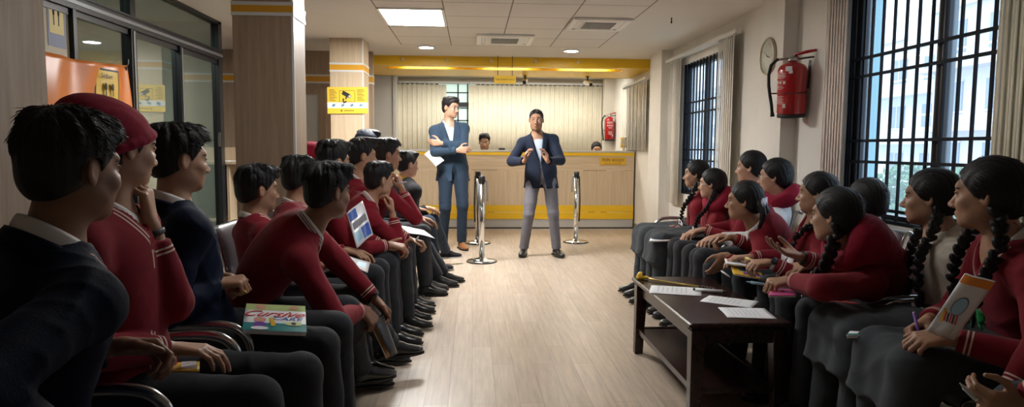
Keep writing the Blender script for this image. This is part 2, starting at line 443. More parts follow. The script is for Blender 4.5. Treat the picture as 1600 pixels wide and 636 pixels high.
# back of the room: painted pillar left of the blinds, pillar right of them
struct(MB().box((-2.3, 11.6, 0), (-1.36, 12.0, CEIL)).box((-1.36, 11.58, 0), (-1.31, 12.0, CEIL)).build('pillar_back', mat('pillar_paint_grey', (0.55, 0.53, 0.49), 0.7)))
struct(MB().box((2.32, 11.72, 0), (WX, 12.0, CEIL)).build('pillar_back', M['wall_back']))

# windows -------------------------------------------------------------
def grille_window(n, w, bars_z, vb, frame_w):
    y0, y1, z0, z1 = w
    r = empty('window_%d' % n, (WX+.08, (y0+y1)/2, z0)); struct(r)
    f = MB(); xa, xb = WX+.05, WX+.11
    f.box((xa, y0, z0), (xb, y0+.045, z1)).box((xa, y1-frame_w, z0), (xb, y1, z1)).box((xa, y0, z0), (xb, y1, z0+.05)).box((xa, y0, z1-.05), (xb, y1, z1))
    ym = 3.54 if n == 1 else (y0+y1)/2
    f.box((xa, ym-.035, z0), (xb, ym+.035, z1))
    f.build('window_frame', M['black_alu'], r)
    g = MB(); g.box((WX+.08, y0+.045, z0+.05), (WX+.086, ym-.035, z1-.05)); g.build('glass_pane', M['glass_win'], r)
    g = MB(); g.box((WX+.07, ym+.035, z0+.05), (WX+.076, y1-frame_w, z1-.05)); g.build('glass_pane', M['glass_win'], r)
    b = MB()
    for z in bars_z: b.box((WX+.012, y0, z-.009), (WX+.028, y1, z+.009))
    k = int(round((y1-y0)/vb))
    for i in range(1, k):
        y = y0+(y1-y0)*i/k
        b.box((WX+.014, y-.008, z0), (WX+.026, y+.008, z1))
    b.box((WX+.008, y0, z0), (WX+.03, y0+.02, z1)).box((WX+.008, y1-.02, z0), (WX+.03, y1, z1)).box((WX+.008, y0, z0), (WX+.03, y1, z0+.022))
    b.build('security_grille', M['bar_paint'], r)
    s = MB().box((WX-.01, y0, z0-.02), (WX+.16, y1, z0)); s.build('window_sill', M['wall'], r)
    return r
grille_window(1, W1, (1.815, 1.70, 1.285, 1.15, 0.86), 0.112, 0.10)
MB().box((WX+.16, W1[1], .70), (WX+.235, W1[1]+.06, 2.4)).build('window_reveal', mat('cyan_paint', (.16, .40, .47), .7), wr)
grille_window(2, W2, (1.76, 1.64, 1.22, 1.10), 0.105, 0.07)

# window behind the counter, in the gap between the blinds
r = empty('window_3', (-0.27, 11.97, 1.0)); struct(r)
MB().box((-0.62, 11.985, 1.0), (0.05, 11.998, 2.36)).build('window_pane', emit('frosted_daylight_glow', (0.42, 0.56, 0.50), 0.40), r)  # pane glows by itself, standing in for daylight from outside
f = MB()
for x in (-0.62, -0.26, -0.09, 0.05): f.box((x-.012, 11.955, 1.0), (x+.012, 11.985, 2.36))
for z in (1.0, 1.27, 1.5, 1.71, 1.93, 2.20, 2.36): f.box((-0.62, 11.955, z-.009), (0.05, 11.985, z+.009))
f.box((-0.62, 11.95, 1.95), (0.05, 11.985, 2.03)).build('window_frame', M['black_alu'], r)

# yellow canopy beam over the counter: fascia, soffit, light slot
r = empty('beam_canopy', (0.6, 9.2, 2.3)); struct(r)
b = MB(); b.box((-1.9, 9.20, 2.335), (WX, 9.24, CEIL)); b.box((-1.9, 9.24, 2.335), (WX, 9.36, 2.35)); b.box((-1.9, 9.62, 2.335), (WX, 10.55, 2.35))
b.box((-1.9, 9.36, 2.335), (-1.20, 9.62, 2.35)); b.box((2.12, 9.36, 2.335), (WX, 9.62, 2.35)); b.box((-1.9, 10.51, 2.335), (WX, 10.55, CEIL))
b.box((-1.9, 9.36, 2.435), (WX, 9.62, CEIL-.001)); b.box((-1.20, 9.35, 2.35), (2.12, 9.36, 2.435)); b.box((-1.20, 9.62, 2.35), (2.12, 9.63, 2.435))
b.build('beam_body', M['yellow'], r)
sc_ = MB()
for x in (-0.95, -0.35, 0.25, 0.85, 1.45): sc_.lathe([(.0, 0), (.03, 0), (.03, .004), (0, .004)], 16, 0, frame((x, 9.199, 2.41), (1,0,0), (0,0,1)))
sc_.build('blank_plate', mat('worn_patch', (0.70, 0.55, 0.25), 0.5), r)
for x0, x1 in ((-0.98, -0.36), (0.18, 0.80), (1.28, 1.95)):
    t = empty('tube_light', ((x0+x1)/2, 9.49, 2.38), 'white fluorescent tube in the slot of the yellow beam, ' + {-0.98: 'at its left end', 0.18: 'above the hanging sign', 1.28: 'at its right end'}[x0], 'tube light', 'tube lights in the yellow beam')
    MB().cyl((x0, 9.49, 2.385), (x1, 9.49, 2.385), 0.018, n=12).build('tube', emit('tube_glow', (1.0, 0.90, 0.62), COVE_E*3.2), t)
    MB().box((x0-.02, 9.465, 2.404), (x1+.02, 9.515, 2.434)).box((x0-.02, 9.47, 2.365), (x0, 9.51, 2.404)).box((x1, 9.47, 2.365), (x1+.02, 9.51, 2.404)).build('batten', M['white_plastic'], t)

# vertical blinds -------------------------------------------------------
def slats(b, pts, z0, z1, w=0.083, ang=0.35, along='x', var=0.05):
    for i, p in enumerate(pts):
        a = ang + var*math.sin(i*2.3)
        if along == 'x': dx, dy = math.cos(a)*w/2, math.sin(a)*w/2
        else: dx, dy = math.sin(a)*w/2, math.cos(a)*w/2
        for k in range(4):
            u0, u1 = -1+k*.5, -1+(k+1)*.5
            c0, c1 = 0.0025*(1-u0*u0), 0.0025*(1-u1*u1)
            nx, ny = -dy/(w/2), dx/(w/2)
            b.add([(p[0]+dx*u0+nx*c0, p[1]+dy*u0+ny*c0, z0), (p[0]+dx*u1+nx*c1, p[1]+dy*u1+ny*c1, z0), (p[0]+dx*u1+nx*c1, p[1]+dy*u1+ny*c1, z1), (p[0]+dx*u0+nx*c0, p[1]+dy*u0+ny*c0, z1)], [(0,1,2,3)], 0, True)
def blind(name_label, pts, z0, z1, rail, along, m, ang=0.3, group='vertical blinds'):
    r = empty('vertical_blind', (pts[0][0], pts[0][1], z0), name_label, 'blind', group)
    b = MB(); sp_ = abs(pts[1][0]-pts[0][0])+abs(pts[1][1]-pts[0][1]); slats(b, pts, z0, z1, ang=ang if sp_ > .07 else .22, along=along, var=0.05 if sp_ > .07 else 0.0); o = b.build('slats', m, r, solid=0.0015); 
    hr = MB().box(rail[0], rail[1])
    for p in pts: hr.box((p[0]-.012, p[1]-.012, z1), (p[0]+.012, p[1]+.012, z1+.02))
    hr.build('headrail', M['silver_strip'], r)
    ch = MB()
    p = pts[-1]; ch.tube([(p[0]-.02, p[1]-.02, z1), (p[0]-.02, p[1]-.025, (z0+z1)/2), (p[0]-.02, p[1]-.02, z0+.05)], .003, 6); ch.build('bead_chain', M['white_plastic'], r)
    return r
blind('cream vertical blind left of the grid window behind the counter', [(-1.27+.085*i, 11.90, 0) for i in range(10)], 0.9, 2.33, ((-1.30, 11.88, 2.35), (-0.06, 11.93, 2.385)), 'x', M['blind'], 0.06)
blind('long cream vertical blind behind the speaking man', [(-0.03+.085*i, 11.90, 0) for i in range(28)], 0.9, 2.33, ((-0.05, 11.88, 2.35), (2.31, 11.93, 2.385)), 'x', M['blind'], 0.06)
blind('pale vertical blind on the right wall past the counter end', [(2.44, 9.36+.082*i, 0) for i in range(18)], 1.21, 2.18, ((2.41, 9.30, 2.20), (2.47, 10.84, 2.235)), 'y', M['blind_pale'], 0.15)
blind('bunched pale blind slats at the far side of the small barred window', [(2.42, 7.74+.05*i, 0) for i in range(9)], 0.57, 2.27, ((2.39, 7.45, 2.285), (2.45, 8.26, 2.32)), 'y', M['blind_pale'], 0.08)
blind('bunched pale blind slats between the small barred window and the clock', [(2.42, 6.16+.05*i, 0) for i in range(8)], 0.57, 2.27, ((2.39, 6.05, 2.285), (2.45, 7.448, 2.32)), 'y', M['blind_pale'], 0.08)
pink = mat('blind_fabric_rosy', (0.74, 0.63, 0.56), 0.85, bump=0.15, bscale=240, var=0.05, vscale=5)
blind('rosy blind slats bunched between the red extinguisher and the large window', [(2.43, 4.30+.035*i, 0) for i in range(7)], 0.55, 2.36, ((2.40, 3.66, 2.375), (2.46, 4.56, 2.41)), 'y', pink, 0.06)
blind('cream blind slats bunched at the near side of the large window', [(2.43, 2.62+.05*i, 0) for i in range(8)], 0.55, 2.36, ((2.40, 2.55, 2.375), (2.46, 3.65, 2.41)), 'y', M['blind'], 0.08)

# outside ---------------------------------------------------------------
bl1 = mat('haze_pale_render', (0.66, 0.66, 0.68), 0.9, var=0.04); bl2 = mat('haze_pinkish_render', (0.62, 0.57, 0.56), 0.9); shade_glass = mat('outside_window_glass', (0.20, 0.25, 0.32), 0.3)  # wall colours of the blocks are paled to carry the haze of distance
ground = struct(MB().box((3.5, -30, -9.7), (120, 170, -9.5)).build('ground_outside', mat('pale_ground', (0.34, 0.38, 0.34), 0.9)))
def building(x0, x1, y0, y1, ztop, m, label, nfl, nwin):
    r = empty('apartment_building', (x0, (y0+y1)/2, -9.5), label, 'building', 'buildings outside the large window')
    MB().box((x0, y0, -9.5), (x1, y1, ztop)).build('walls', m, r)
    MB().box((x0-.3, y0-.3, ztop), (x1, y1+.3, ztop+.25)).box((x0, y0+1, ztop+.25), (x0+2.5, y0+4, ztop+2.2)).build('roof', m, r)
    fh = (ztop+7)/nfl
    for k in range(nfl):
        z = -7+fh*k
        if z+fh < -1.5: continue
        MB().box((x0-1.1, y0, z-.12), (x0, y1, z+.12)).box((x0-1.1, y0, z+.75), (x0-1.02, y1, z+.85)).build('balcony', m, r)
        for j in range(nwin):
            yy = y0+(y1-y0)*(j+.5)/nwin
            w = MB().box((x0-.06, yy-.75, z+.8), (x0+.02, yy+.75, z+fh*.78)).build('window', shade_glass, r)
            MB().box((x0-.08, yy-.04, z+.8), (x0-.06, yy+.04, z+fh*.78)).box((x0-.08, yy-.8, z+fh*.78), (x0-.06, yy+.8, z+fh*.78+.08)).build('mullion', m, w)
building(27, 37, 36.5, 49, 7.6, bl1, 'haze-pale balconied block seen through the left half of the large window', 5, 4)
building(25, 35, 26, 35.2, 8.6, bl2, 'haze-pale pinkish block seen through the right half of the large window', 5, 3)
building(40, 50, 56, 74, 11.5, bl2, 'haze-pale taller block above the left bars of the large window', 6, 5)
building(44, 54, 104, 144, 12.3, bl1, 'distant haze-pale block outside the small barred window', 6, 9)
def tree(x, y, h, r_, label, seed, n=1000):
    rnd = random.Random(seed)
    t = empty('tree', (x, y, -9.5), label, 'tree', 'trees outside the windows')
    MB().tube([(x, y, -9.5), (x+.2, y+.1, -7+h*.5), (x, y, -7+h*.85)], [.25, .18, .06], 8).build('trunk', mat('bark', (0.10, 0.08, 0.06), 0.9) if 'bark' not in bpy.data.materials else bpy.data.materials['bark'], t)
    b = MB()
    for i in range(n):
        a = rnd.uniform(0, 6.283); u = rnd.uniform(-1, 1); q = rnd.random()**.35*r_
        c = Vector((x+q*math.cos(a)*math.sqrt(1-u*u), y+q*math.sin(a)*math.sqrt(1-u*u), -7+h*.72+u*q*.75))
        s = rnd.uniform(.10, .22)
        X = Vector((rnd.uniform(-1,1), rnd.uniform(-1,1), rnd.uniform(-1,1))).normalized(); Y = X.orthogonal().normalized(); Z = X.cross(Y)
        b.add([c-X*s, c+Y*s*.5+Z*.08, c+X*s, c-Y*s*.5+Z*.08], [(0,1,2,3)])
        b.add([c-Y*s, c+Z*s*.5, c+Y*s, c-Z*s*.5], [(0,1,2,3)])
    b.build('foliage', bpy.data.materials.get('leaf') or mat('leaf', (0.12, 0.24, 0.10), 0.8, var=0.3, vscale=3), t)
tree(16, 20.6, 9.0, 1.8, 'leafy tree low in the right half of the large window', 1)
tree(17, 24.6, 8.8, 1.9, 'leafy tree low in the middle of the large window', 2)
tree(16, 28.6, 9.2, 1.9, 'leafy tree beyond the left bars of the large window', 3)
# ================================================================== FURNITURE AND FITTINGS
# service counter
CX0, CX1, CY0 = -1.2, 2.47, 10.08
r = empty('service_counter', (0.6, 10.4, 0), 'long laminate service counter with yellow bands across the back of the hall', 'counter')
MB().rbox((CX0, CY0-.02, 1.165), (CX1, 10.62, 1.195), .004).build('worktop', M['plinth'], r)
MB().box((CX0, CY0-.012, 1.118), (CX1, CY0+.02, 1.165)).build('yellow_edge_band', M['yellow'], r)
MB().box((CX0, CY0, 0.895), (CX1, CY0+.03, 1.118)).build('upper_panel', M['counter_wood_h'], r)
b = MB()
x = CX0
while x < CX1-.01:
    x2 = min(x+.62, CX1); b.box((x+.0015, CY0, 0.36), (x2-.0015, CY0+.03, 0.89)); x = x2
b.build('lower_panel', M['counter_wood'], r)
MB().box((CX0, CY0-.008, 0.255), (CX1, CY0+.02, 0.358)).box((CX0, CY0-.008, 0.148), (CX1, CY0+.02, 0.248)).build('yellow_band', M['yellow'], r)
MB().box((CX0, CY0+.01, 0.02), (CX1, CY0+.03, 0.148)).build('kick_panel', M['plinth'], r)
MB().box((CX0, CY0+.0, 0.0), (CX1, CY0+.03, 0.02)).build('foot_trim', M['ink'], r)
MB().box((CX0, CY0+.03, 0.0), (CX0+.03, 10.6, 1.165)).box((CX1-.03, CY0+.03, 0.0), (CX1, 10.6, 1.165)).build('end_panel', M['counter_wood'], r)

# yellow plate on the counter
r = empty('counter_sign', (2.135, 10.075, 1.035), 'small yellow plate with dark Devanagari lettering on the counter front', 'sign')
MB().rbox((1.94, 10.064, 0.978), (2.335, 10.08, 1.092), .004).build('plate', mat('plate_gold', (0.62, 0.36, 0.02), 0.4), r)
text_obj('lettering', 'िवशेष काउन्टर', 0.062, frame((2.137, 10.0635, 1.048), (1,0,0), (0,0,1)), M['ink'], r)
text_obj('small_lettering', 'SPECIAL COUNTER', 0.022, frame((2.137, 10.0635, 0.998), (1,0,0), (0,0,1)), M['ink'], r, xs=1.35)

# sign hung from the ceiling in front of the beam
r = empty('hanging_sign', (0.47, 9.1, 2.10), 'small yellow sign hanging on two rods below the yellow beam', 'sign')
SY = 9.1
p0, p1 = PY(772, 118, SY), PY(806, 131, SY)
MB().rbox((p0[0], SY-.006, p1[2]), (p1[0], SY+.006, p0[2]), .003).build('plate', M['sign_yellow'], r)
MB().cyl((p0[0]+.05, SY, p0[2]), (p0[0]+.05, SY, CEIL), .004, n=8).build('rod', M['ink'], r)
MB().cyl((p1[0]-.05, SY, p0[2]), (p1[0]-.05, SY, CEIL), .004, n=8).build('rod', M['ink'], r)
text_obj('lettering', 'CASH & REMITTANCE', 0.030, frame(((p0[0]+p1[0])/2, SY-.0065, (p0[2]+p1[2])/2), (1,0,0), (0,0,1)), M['ink'], r, xs=0.9)

# cameras under the canopy
def cctv(x, y, z, label, sx):
    r = empty('security_camera', (x, y, z), label, 'security camera', 'cameras under the yellow beam')
    T = frame((x, y, z), (sx*.5, -1, -.35), (1, .5*sx, 0))
    MB().rbox((-.085, -.03, -.03), (.085, .03, .03), .008, 0, T).build('housing', M['white_plastic'], r)
    MB().rbox((.085, -.026, -.026), (.096, .026, .026), .004, 0, T).build('lens_hood', M['ink'], r)
    MB().rbox((-.09, -.034, .031), (.11, .034, .037), .002, 0, T).build('sun_shield', M['white_plastic'], r)
    MB().cyl((x, y, z+.03), (x, y+.02, 2.335), .012, n=10).lathe([(.03, 2.325), (.03, 2.337)], 16, 0, Matrix.Translation((x, y+.02, 0))).build('bracket', M['black_plastic'], r)
cctv(0.80, 10.30, 2.25, 'small camera under the beam just right of the hanging sign', -.4)
cctv(1.77, 10.30, 2.23, 'small camera under the beam further right, near the far extinguisher', .9)

# ceiling lamps and air units
def led_panel(x0, y0, e, label, gl):
    r = empty('ceiling_panel_light', (x0+.30, y0+.40, CEIL), label, 'ceiling light', 'square LED panels')
    MB().box((x0+.025, y0+.02, CEIL-.012), (x0+.575, y0+.78, CEIL-.006)).build('diffuser', emit(gl, (1.0, 0.985, 0.96), e), r)
    f = MB()
    for lo, hi in (((0, 0), (.025, .80)), ((.575, 0), (.60, .80)), ((.025, 0), (.575, .02)), ((.025, .78), (.575, .80))):
        f.box((x0+lo[0], y0+lo[1], CEIL-.016), (x0+hi[0], y0+hi[1], CEIL-.0005))
    f.build('panel_rim', M['white_plastic'], r)
led_panel(-0.86, 6.08, PANEL_E, 'bright square LED panel in the tiled ceiling, ahead of the air units', 'panel_glow')
led_panel(-0.26, 2.90, PANEL_NEAR_E, 'dim LED panel in the ceiling straight above the aisle beside the low table', 'panel_glow_dim')
for x, y, l in ((-0.572, 8.37, 'round recessed downlight left of centre in front of the yellow beam'), (1.24, 8.48, 'round recessed downlight right of centre in front of the yellow beam')):
    r = empty('downlight', (x, y, CEIL), l, 'ceiling light', 'round downlights')
    MB().lathe([(0.0, CEIL-.012), (.085, CEIL-.012), (.085, CEIL-.008), (0, CEIL-.008)], 28, 0, Matrix.Translation((x, y, 0))).build('diffuser', emit('downlight_glow', (1.0, 0.96, 0.88), DOWN_E), r)
    MB().lathe([(.085, CEIL-.015), (.105, CEIL-.012), (.108, CEIL-.0005), (.085, CEIL-.0005)], 28, 0, Matrix.Translation((x, y, 0))).build('trim_ring', M['white_plastic'], r)
def ac(x0, x1, y0, y1, label):
    r = empty('ceiling_air_unit', ((x0+x1)/2, (y0+y1)/2, CEIL), label, 'air conditioner', 'ceiling cassette units')
    z = CEIL-.028; xm, ym = (x0+x1)/2, (y0+y1)/2
    b = MB(); w = .06
    b.rbox((x0, y0, z), (x1, y0+w, CEIL-.0005), .006).rbox((x0, y1-w, z), (x1, y1, CEIL-.0005), .006).rbox((x0, y0+w, z), (x0+w, y1-w, CEIL-.0005), .006).rbox((x1-w, y0+w, z), (x1, y1-w, CEIL-.0005), .006)
    b.rbox((x0+w+.035, y0+w+.035, z+.004), (x1-w-.035, y1-w-.035, CEIL-.004), .004)
    b.build('casing', M['white_plastic'], r)
    MB().box((x0+w, y0+w, CEIL-.006), (x1-w, y1-w, CEIL-.002)).build('air_slot', M['grille_dark'], r)
    g = MB(); g.box((xm-.15, ym-.15, z+.001), (xm+.15, ym+.15, z+.004), 1)
    for i in range(13): g.box((xm-.15, ym-.15+.3*i/12-.004, z-.004), (xm+.15, ym-.15+.3*i/12+.004, z+.001), 0)
    for i in range(7): g.box((xm-.15+.3*i/6-.003, ym-.15, z-.003), (xm-.15+.3*i/6+.003, ym+.15, z+.001), 0)
    g.build('return_grille', [M['grey_metal'], M['grille_dark']], r)
    for s, (a, c) in enumerate((((x0+.09, y0+.062), (x1-.09, y0+.093)), ((x0+.09, y1-.093), (x1-.09, y1-.062)), ((x0+.062, y0+.10), (x0+.093, y1-.10)), ((x1-.093, y0+.10), (x1-.062, y1-.10)))):
        MB().box((a[0], a[1], z+.006), (c[0], c[1], z+.012)).build('louvre', M['white_plastic'], r)
ac(0.04, 0.68, 7.36, 8.00, 'square ceiling air unit near the middle, above the hanging sign')
ac(0.95, 1.52, 6.36, 6.93, 'square ceiling air unit nearer the camera on the right')
r = empty('smoke_detector', (1.98, 6.3, CEIL), 'tiny dark sensor hanging from the plain ceiling strip on the right', 'sensor')
p = PY(1049, 38, 6.3)
MB().cyl((p[0], 6.3, CEIL-.001), (p[0], 6.3, CEIL-.035), .006, .004, n=8).lathe([(0, CEIL-.055), (.008, CEIL-.05), (.006, CEIL-.035), (0, CEIL-.034)], 10, 0, Matrix.Translation((p[0], 6.3, 0))).build('sensor_body', M['ink'], r)

# clock on the right pillar
ck = Vector((2.38, 5.30, 1.972))
r = empty('wall_clock', ck, 'oval gold rimmed wall clock on the pillar beside the red extinguisher', 'clock')
T = frame((2.379, 5.30, 1.972), (0, -1, 0), (0, 0, 1))
def oval(b, prof, mi, sx=.90):
    return b.lathe(prof, 40, mi, T @ Matrix.Diagonal((sx, 1, 1, 1)))
oval(MB(), [(.135, .0), (.15, .0), (.151, .012), (.146, .024), (.139, .026), (.135, .018)], 0).build('rim', M['brass'], r)
oval(MB(), [(0, .008), (.136, .008), (.136, .012), (0, .012)], 0).build('dial', M['clock_face'], r)
b = MB()
for i in range(12):
    a = i*math.pi/6; R_ = .098
    c = Vector((math.sin(a)*R_*.9, math.cos(a)*R_, .013)); d_ = Vector((math.sin(a), math.cos(a), 0)).normalized(); n_ = Vector((d_.y, -d_.x, 0))
    b.add([T@(c-d_*.012-n_*.003), T@(c+d_*.012-n_*.003), T@(c+d_*.012+n_*.003), T@(c-d_*.012+n_*.003)], [(0,1,2,3)])
b.build('hour_marks', M['paper_grey'], r)
for nm, a, L_, w in (('hour_hand', 1.9, .055, .004), ('minute_hand', 5.3, .085, .003)):
    d_ = Vector((math.sin(a), math.cos(a), 0)); n_ = Vector((d_.y, -d_.x, 0)); c = Vector((0, 0, .016))
    MB().add([T@(c-d_*.015-n_*w), T@(c+d_*L_-n_*w*.5), T@(c+d_*L_+n_*w*.5), T@(c-d_*.015+n_*w)], [(0,1,2,3)]).build(nm, M['ink'], r)

# fire extinguishers
def extinguisher(base, axis, out, h, rad, label, hose_dir, near=True):
    """cylinder standing on `base` with axis direction"""
    A = Vector(axis).normalized(); T = frame(base, Vector(hose_dir), A.cross(Vector(hose_dir)))
    r = empty('fire_extinguisher', base, label, 'fire extinguisher')
    R_ = rad; H_ = h
    MB().lathe([(R_*.80, 0), (R_*.93, .004), (R_*.95, .03), (R_, .034), (R_, H_*.80), (R_*.97, H_*.83), (R_*.82, H_*.885), (R_*.5, H_*.925), (R_*.3, H_*.935), (R_*.3, H_*.96), (0, H_*.96)], 40, 0, T).build('cylinder', M['ext_red'], r)
    MB().lathe([(R_*.94, -.003), (R_*.97, 0), (R_*.97, .022), (R_*.94, .026)], 40, 0, T).build('foot_ring', M['rubber'], r)
    MB().lathe([(R_*.34, H_*.95), (R_*.34, H_*1.0), (R_*.2, H_*1.01), (R_*.2, H_*1.04), (0, H_*1.04)], 20, 0, T).rbox((-R_*.35, -R_*.2, H_*.98), (R_*.9, R_*.2, H_*1.02), .004, 0, T).build('valve', M['chrome'], r)
    MB().tube([T@Vector((-R_*.4, 0, H_*1.0)), T@Vector((-R_*.1, 0, H_*1.06)), T@Vector((-R_*.9, 0, H_*1.10)), T@Vector((-R_*1.55, 0, H_*1.12))], [.008, .010, .010, .008], 8, flat=1.4).build('handle', M['ext_red'], r)
    MB().tube([T@Vector((-R_*.4, 0, H_*.985)), T@Vector((-R_*.9, 0, H_*1.0)), T@Vector((-R_*1.4, 0, H_*1.01))], .007, 8, flat=1.4).build('carry_handle', M['black_plastic'], r)
    hs = [T@Vector(q) for q in ((R_*.6, 0, H_*1.0), (R_*1.05, 0, H_*.99), (R_*1.45, 0, H_*.90), (R_*1.60, 0, H_*.74), (R_*1.58, 0, H_*.55), (R_*1.48, 0, H_*.38), (R_*1.36, 0, H_*.22), (R_*1.30, 0, H_*.08))]
    MB().tube(hs, [.009, .011, .012, .012, .012, .012, .012, .012], 12).build('hose', M['rubber'], r)
    MB().tube([hs[-1], hs[-1]+(hs[-1]-hs[-2])*.5], [.014, .016], 12).build('nozzle', M['black_plastic'], r)
    b = MB()
    b.lathe([(R_*1.003, H_*.40), (R_*1.02, H_*.40), (R_*1.02, H_*.425), (R_*1.003, H_*.425)], 40, 0, T).box((R_*1.0, -.006, H_*.40), (R_*1.52, .006, H_*.425), 0, T)
    b.build('clamp_band', mat('band_dark_red', (0.16, 0.01, 0.012), 0.4) if 'band_dark_red' not in bpy.data.materials else bpy.data.materials['band_dark_red'], r)
    # label sticker wrapped over the front: rows of small print, pictograms
    b = MB(); oa = math.atan2((T.inverted().to_3x3()@Vector(out)).y, (T.inverted().to_3x3()@Vector(out)).x)
    def patch(a0, a1, z0, z1, mi=0):
        n = max(2, int(abs(a1-a0)/.12)); rr = R_*1.006
        b.grid(lambda u, v: T@Vector((rr*math.cos(oa+a0+(a1-a0)*u), rr*math.sin(oa+a0+(a1-a0)*u), H_*(z0+(z1-z0)*v))), n, 1, mi)
    for k, zz in enumerate((.745, .72, .70, .675)): patch(-.75, .55-.1*(k % 2), zz, zz+.010)
    for k in range(4): patch(-.70+.34*k, -.50+.34*k, .575, .625)
    for k, zz in enumerate((.535, .51, .485, .36, .335, .31, .285, .26, .235)): patch(-.55+.1*(k % 3), .30+.12*(k % 2), zz, zz+.007)
    patch(.32, .55, .17, .24)
    b.build('label_lettering', M['sticker_white'], r)
    b = MB(); patch(.50, .95, .79, .87); patch(.75, 1.0, .75, .80); b.build('emblem_sticker', M['paper'], r)
    wp = Vector(base)-Vector(out)*(R_+.0); 
    MB().box((-.015, -.003, H_*.5), (.015, .003, H_*.98), 0, frame(Vector(base)-Vector(out).normalized()*(R_+.004), Vector(out).cross(A), Vector(out))).build('wall_bracket', M['black_plastic'], r)
extinguisher((2.385, 4.90, 1.470), (0.0, -0.13, 1), (-1, -0.15, 0), 0.43, 0.103, 'large red extinguisher hanging on the right wall between clock and large window', (-.85, .5, 0))
extinguisher((2.395, 11.61, 1.365), (0, 0, 1), (0, -1, 0), 0.44, 0.085, 'distant red extinguisher above the right end of the counter', (-1, 0, 0))

# notices
r = empty('yellow_notice', (2.36, 10.9, 1.33), 'small yellow framed notice standing above the counter, below the far extinguisher', 'notice')
T = frame(PY(974.5, 223, 10.70), (1, 0, 0), (0, 0, 1))
MB().rbox((-.055, -.085, -.004), (.055, .085, .004), .002, 0, T).build('board', M['sign_cream'], r)
MB().box((-.03, -.02, .0045), (.03, .05, .006), 0, T).build('picture_patch', M['paper_grey'], r)
MB().box((-.04, -.05, .0045), (.04, -.042, .006), 0, T).box((-.04, -.068, .0045), (.04, -.06, .006), 0, T).box((-.04, .06, .0045), (.04, .07, .006), 0, T).build('print_lines', M['amber'], r)
tp = PY(974.5, 223, 10.70); MB().box((tp[0]-.02, 10.704, 1.165), (tp[0]+.02, 10.712, tp[2])).box((tp[0]-.05, 10.69, 1.165), (tp[0]+.05, 10.76, 1.172)).build('stand', M['white_plastic'], r)
MB().box((tp[0]-.25, 10.66, 1.12), (tp[0]+.06, 11.1, 1.165)).build('ledge', M['counter_wood'], r)
for y, z, l in ((9.35, 1.52, 'faint white paper notice taped on the right wall beside the counter'), (7.98, 1.50, 'white switch plate on the wall beside the bunched blind')):
    if y > 9: tag(MB().box((WX-.002, y-.07, z-.12), (WX-.0005, y+.07, z+.12)).build('paper_notice', M['paper']), l, 'notice')

def cctv_sign(T, w, h, label, mirror=1):
    r = empty('camera_warning_sign', T.translation, label, 'sign')
    S = Matrix.Diagonal((mirror, 1, 1, 1)); T = T @ S
    MB().box((-w/2, -h/2, -.002), (w/2, h/2, .002), 0, T).build('board', M['sign_yellow'], r)
    MB().box((-w/2, -h*.29, .002), (w/2, -h*.08, .003), 0, T).build('white_band', M['paper'], r)
    b = MB(); x0, x1, y0, y1 = -w*.20, w*.19, -h*.06, h*.37; t = h*.014
    b.box((x0, y0, .002), (x1, y0+t, .0035), 0, T).box((x0, y1-t, .002), (x1, y1, .0035), 0, T).box((x0, y0, .002), (x0+t, y1, .0035), 0, T).box((x1-t, y0, .002), (x1, y1, .0035), 0, T)
    b.build('picture_border', M['ink'], r)
    b = MB()
    Tc = T @ Matrix.Translation((-.005, h*.20, 0)) @ Matrix.Rotation(math.radians(-28), 4, 'Z')
    b.rbox((-w*.125, -h*.062, .002), (w*.11, h*.062, .006), h*.02, 0, Tc); b.rbox((-w*.14, h*.055, .002), (w*.06, h*.085, .006), h*.01, 0, Tc)
    b.box((-w*.02, -h*.17, .002), (w*.012, -h*.05, .005), 0, T @ Matrix.Translation((0, h*.20, 0)) @ Matrix.Rotation(math.radians(-20), 4, 'Z'))
    b.rbox((-w*.12, -h*.05, .002), (-w*.03, h*.01, .005), h*.01, 0, T @ Matrix.Rotation(math.radians(25), 4, 'Z')); b.rbox((-w*.12, -h*.045, .002), (-w*.085, h*.075, .005), h*.01, 0, T)
    b.build('camera_picture', M['ink'], r)
    MB().lathe([(0, .006), (h*.05, .006), (h*.05, .007), (0, .007)], 20, 0, Tc @ Matrix.Translation((w*.075, 0, 0))).build('lens_picture', M['paper_grey'], r)
    b = MB()
    for side in (-1, 1):
        for k in range(8):
            ln = w*(.19-.03*((k*5+side) % 3)); xa = side*w*.345-w*.105
            b.box((xa, h*(.40-.058*k)-h*.011, .002), (xa+ln, h*(.40-.058*k)+h*.011, .003), 0, T)
    b.box((-w*.09, -h*.405, .002), (w*.16, -h*.375, .003), 0, T)
    b.lathe([(0, .002), (h*.035, .002), (h*.035, .003), (0, .003)], 16, 0, T @ Matrix.Translation((-w*.15, -h*.39, 0)))
    b.build('print_lettering', mat('brown_print', (0.12, 0.07, 0.01), 0.6) if 'brown_print' not in bpy.data.materials else bpy.data.materials['brown_print'], r)
    b = MB()
    for k in range(4):
        x = -w*.345+w*.225*k; q = h*.055
        b = MB(); b.rbox((x-q, -h*.185-q, .003), (x+q*.3, -h*.185+q*.6, .0045), q*.2, 0, T); b.rbox((x-q*.1, -h*.185-q*.6, .003), (x+q*1.1, -h*.185+q, .0045), q*.2, 0, T)
        b.build('icon', M['icon_blue'], r)
cctv_sign(frame((-1.43, 7.785, 1.755), (1, 0, 0.012), (0, 0, 1)), 0.455, 0.30, 'yellow camera warning sign on the second laminate column')
r = empty('framed_poster', (-2.58, 4.42, 2.1), 'pale framed poster behind the first pane of the partition', 'poster')
T = frame((PX+.002, 4.31, 1.99), (0, 1, 0), (0, 0, 1))
MB().box((-.13, -.34, -.004), (.13, .30, -.002), 0, T).build('backing_sheet', mat('cream_sheet', (0.62, 0.55, 0.40), 0.6), r)
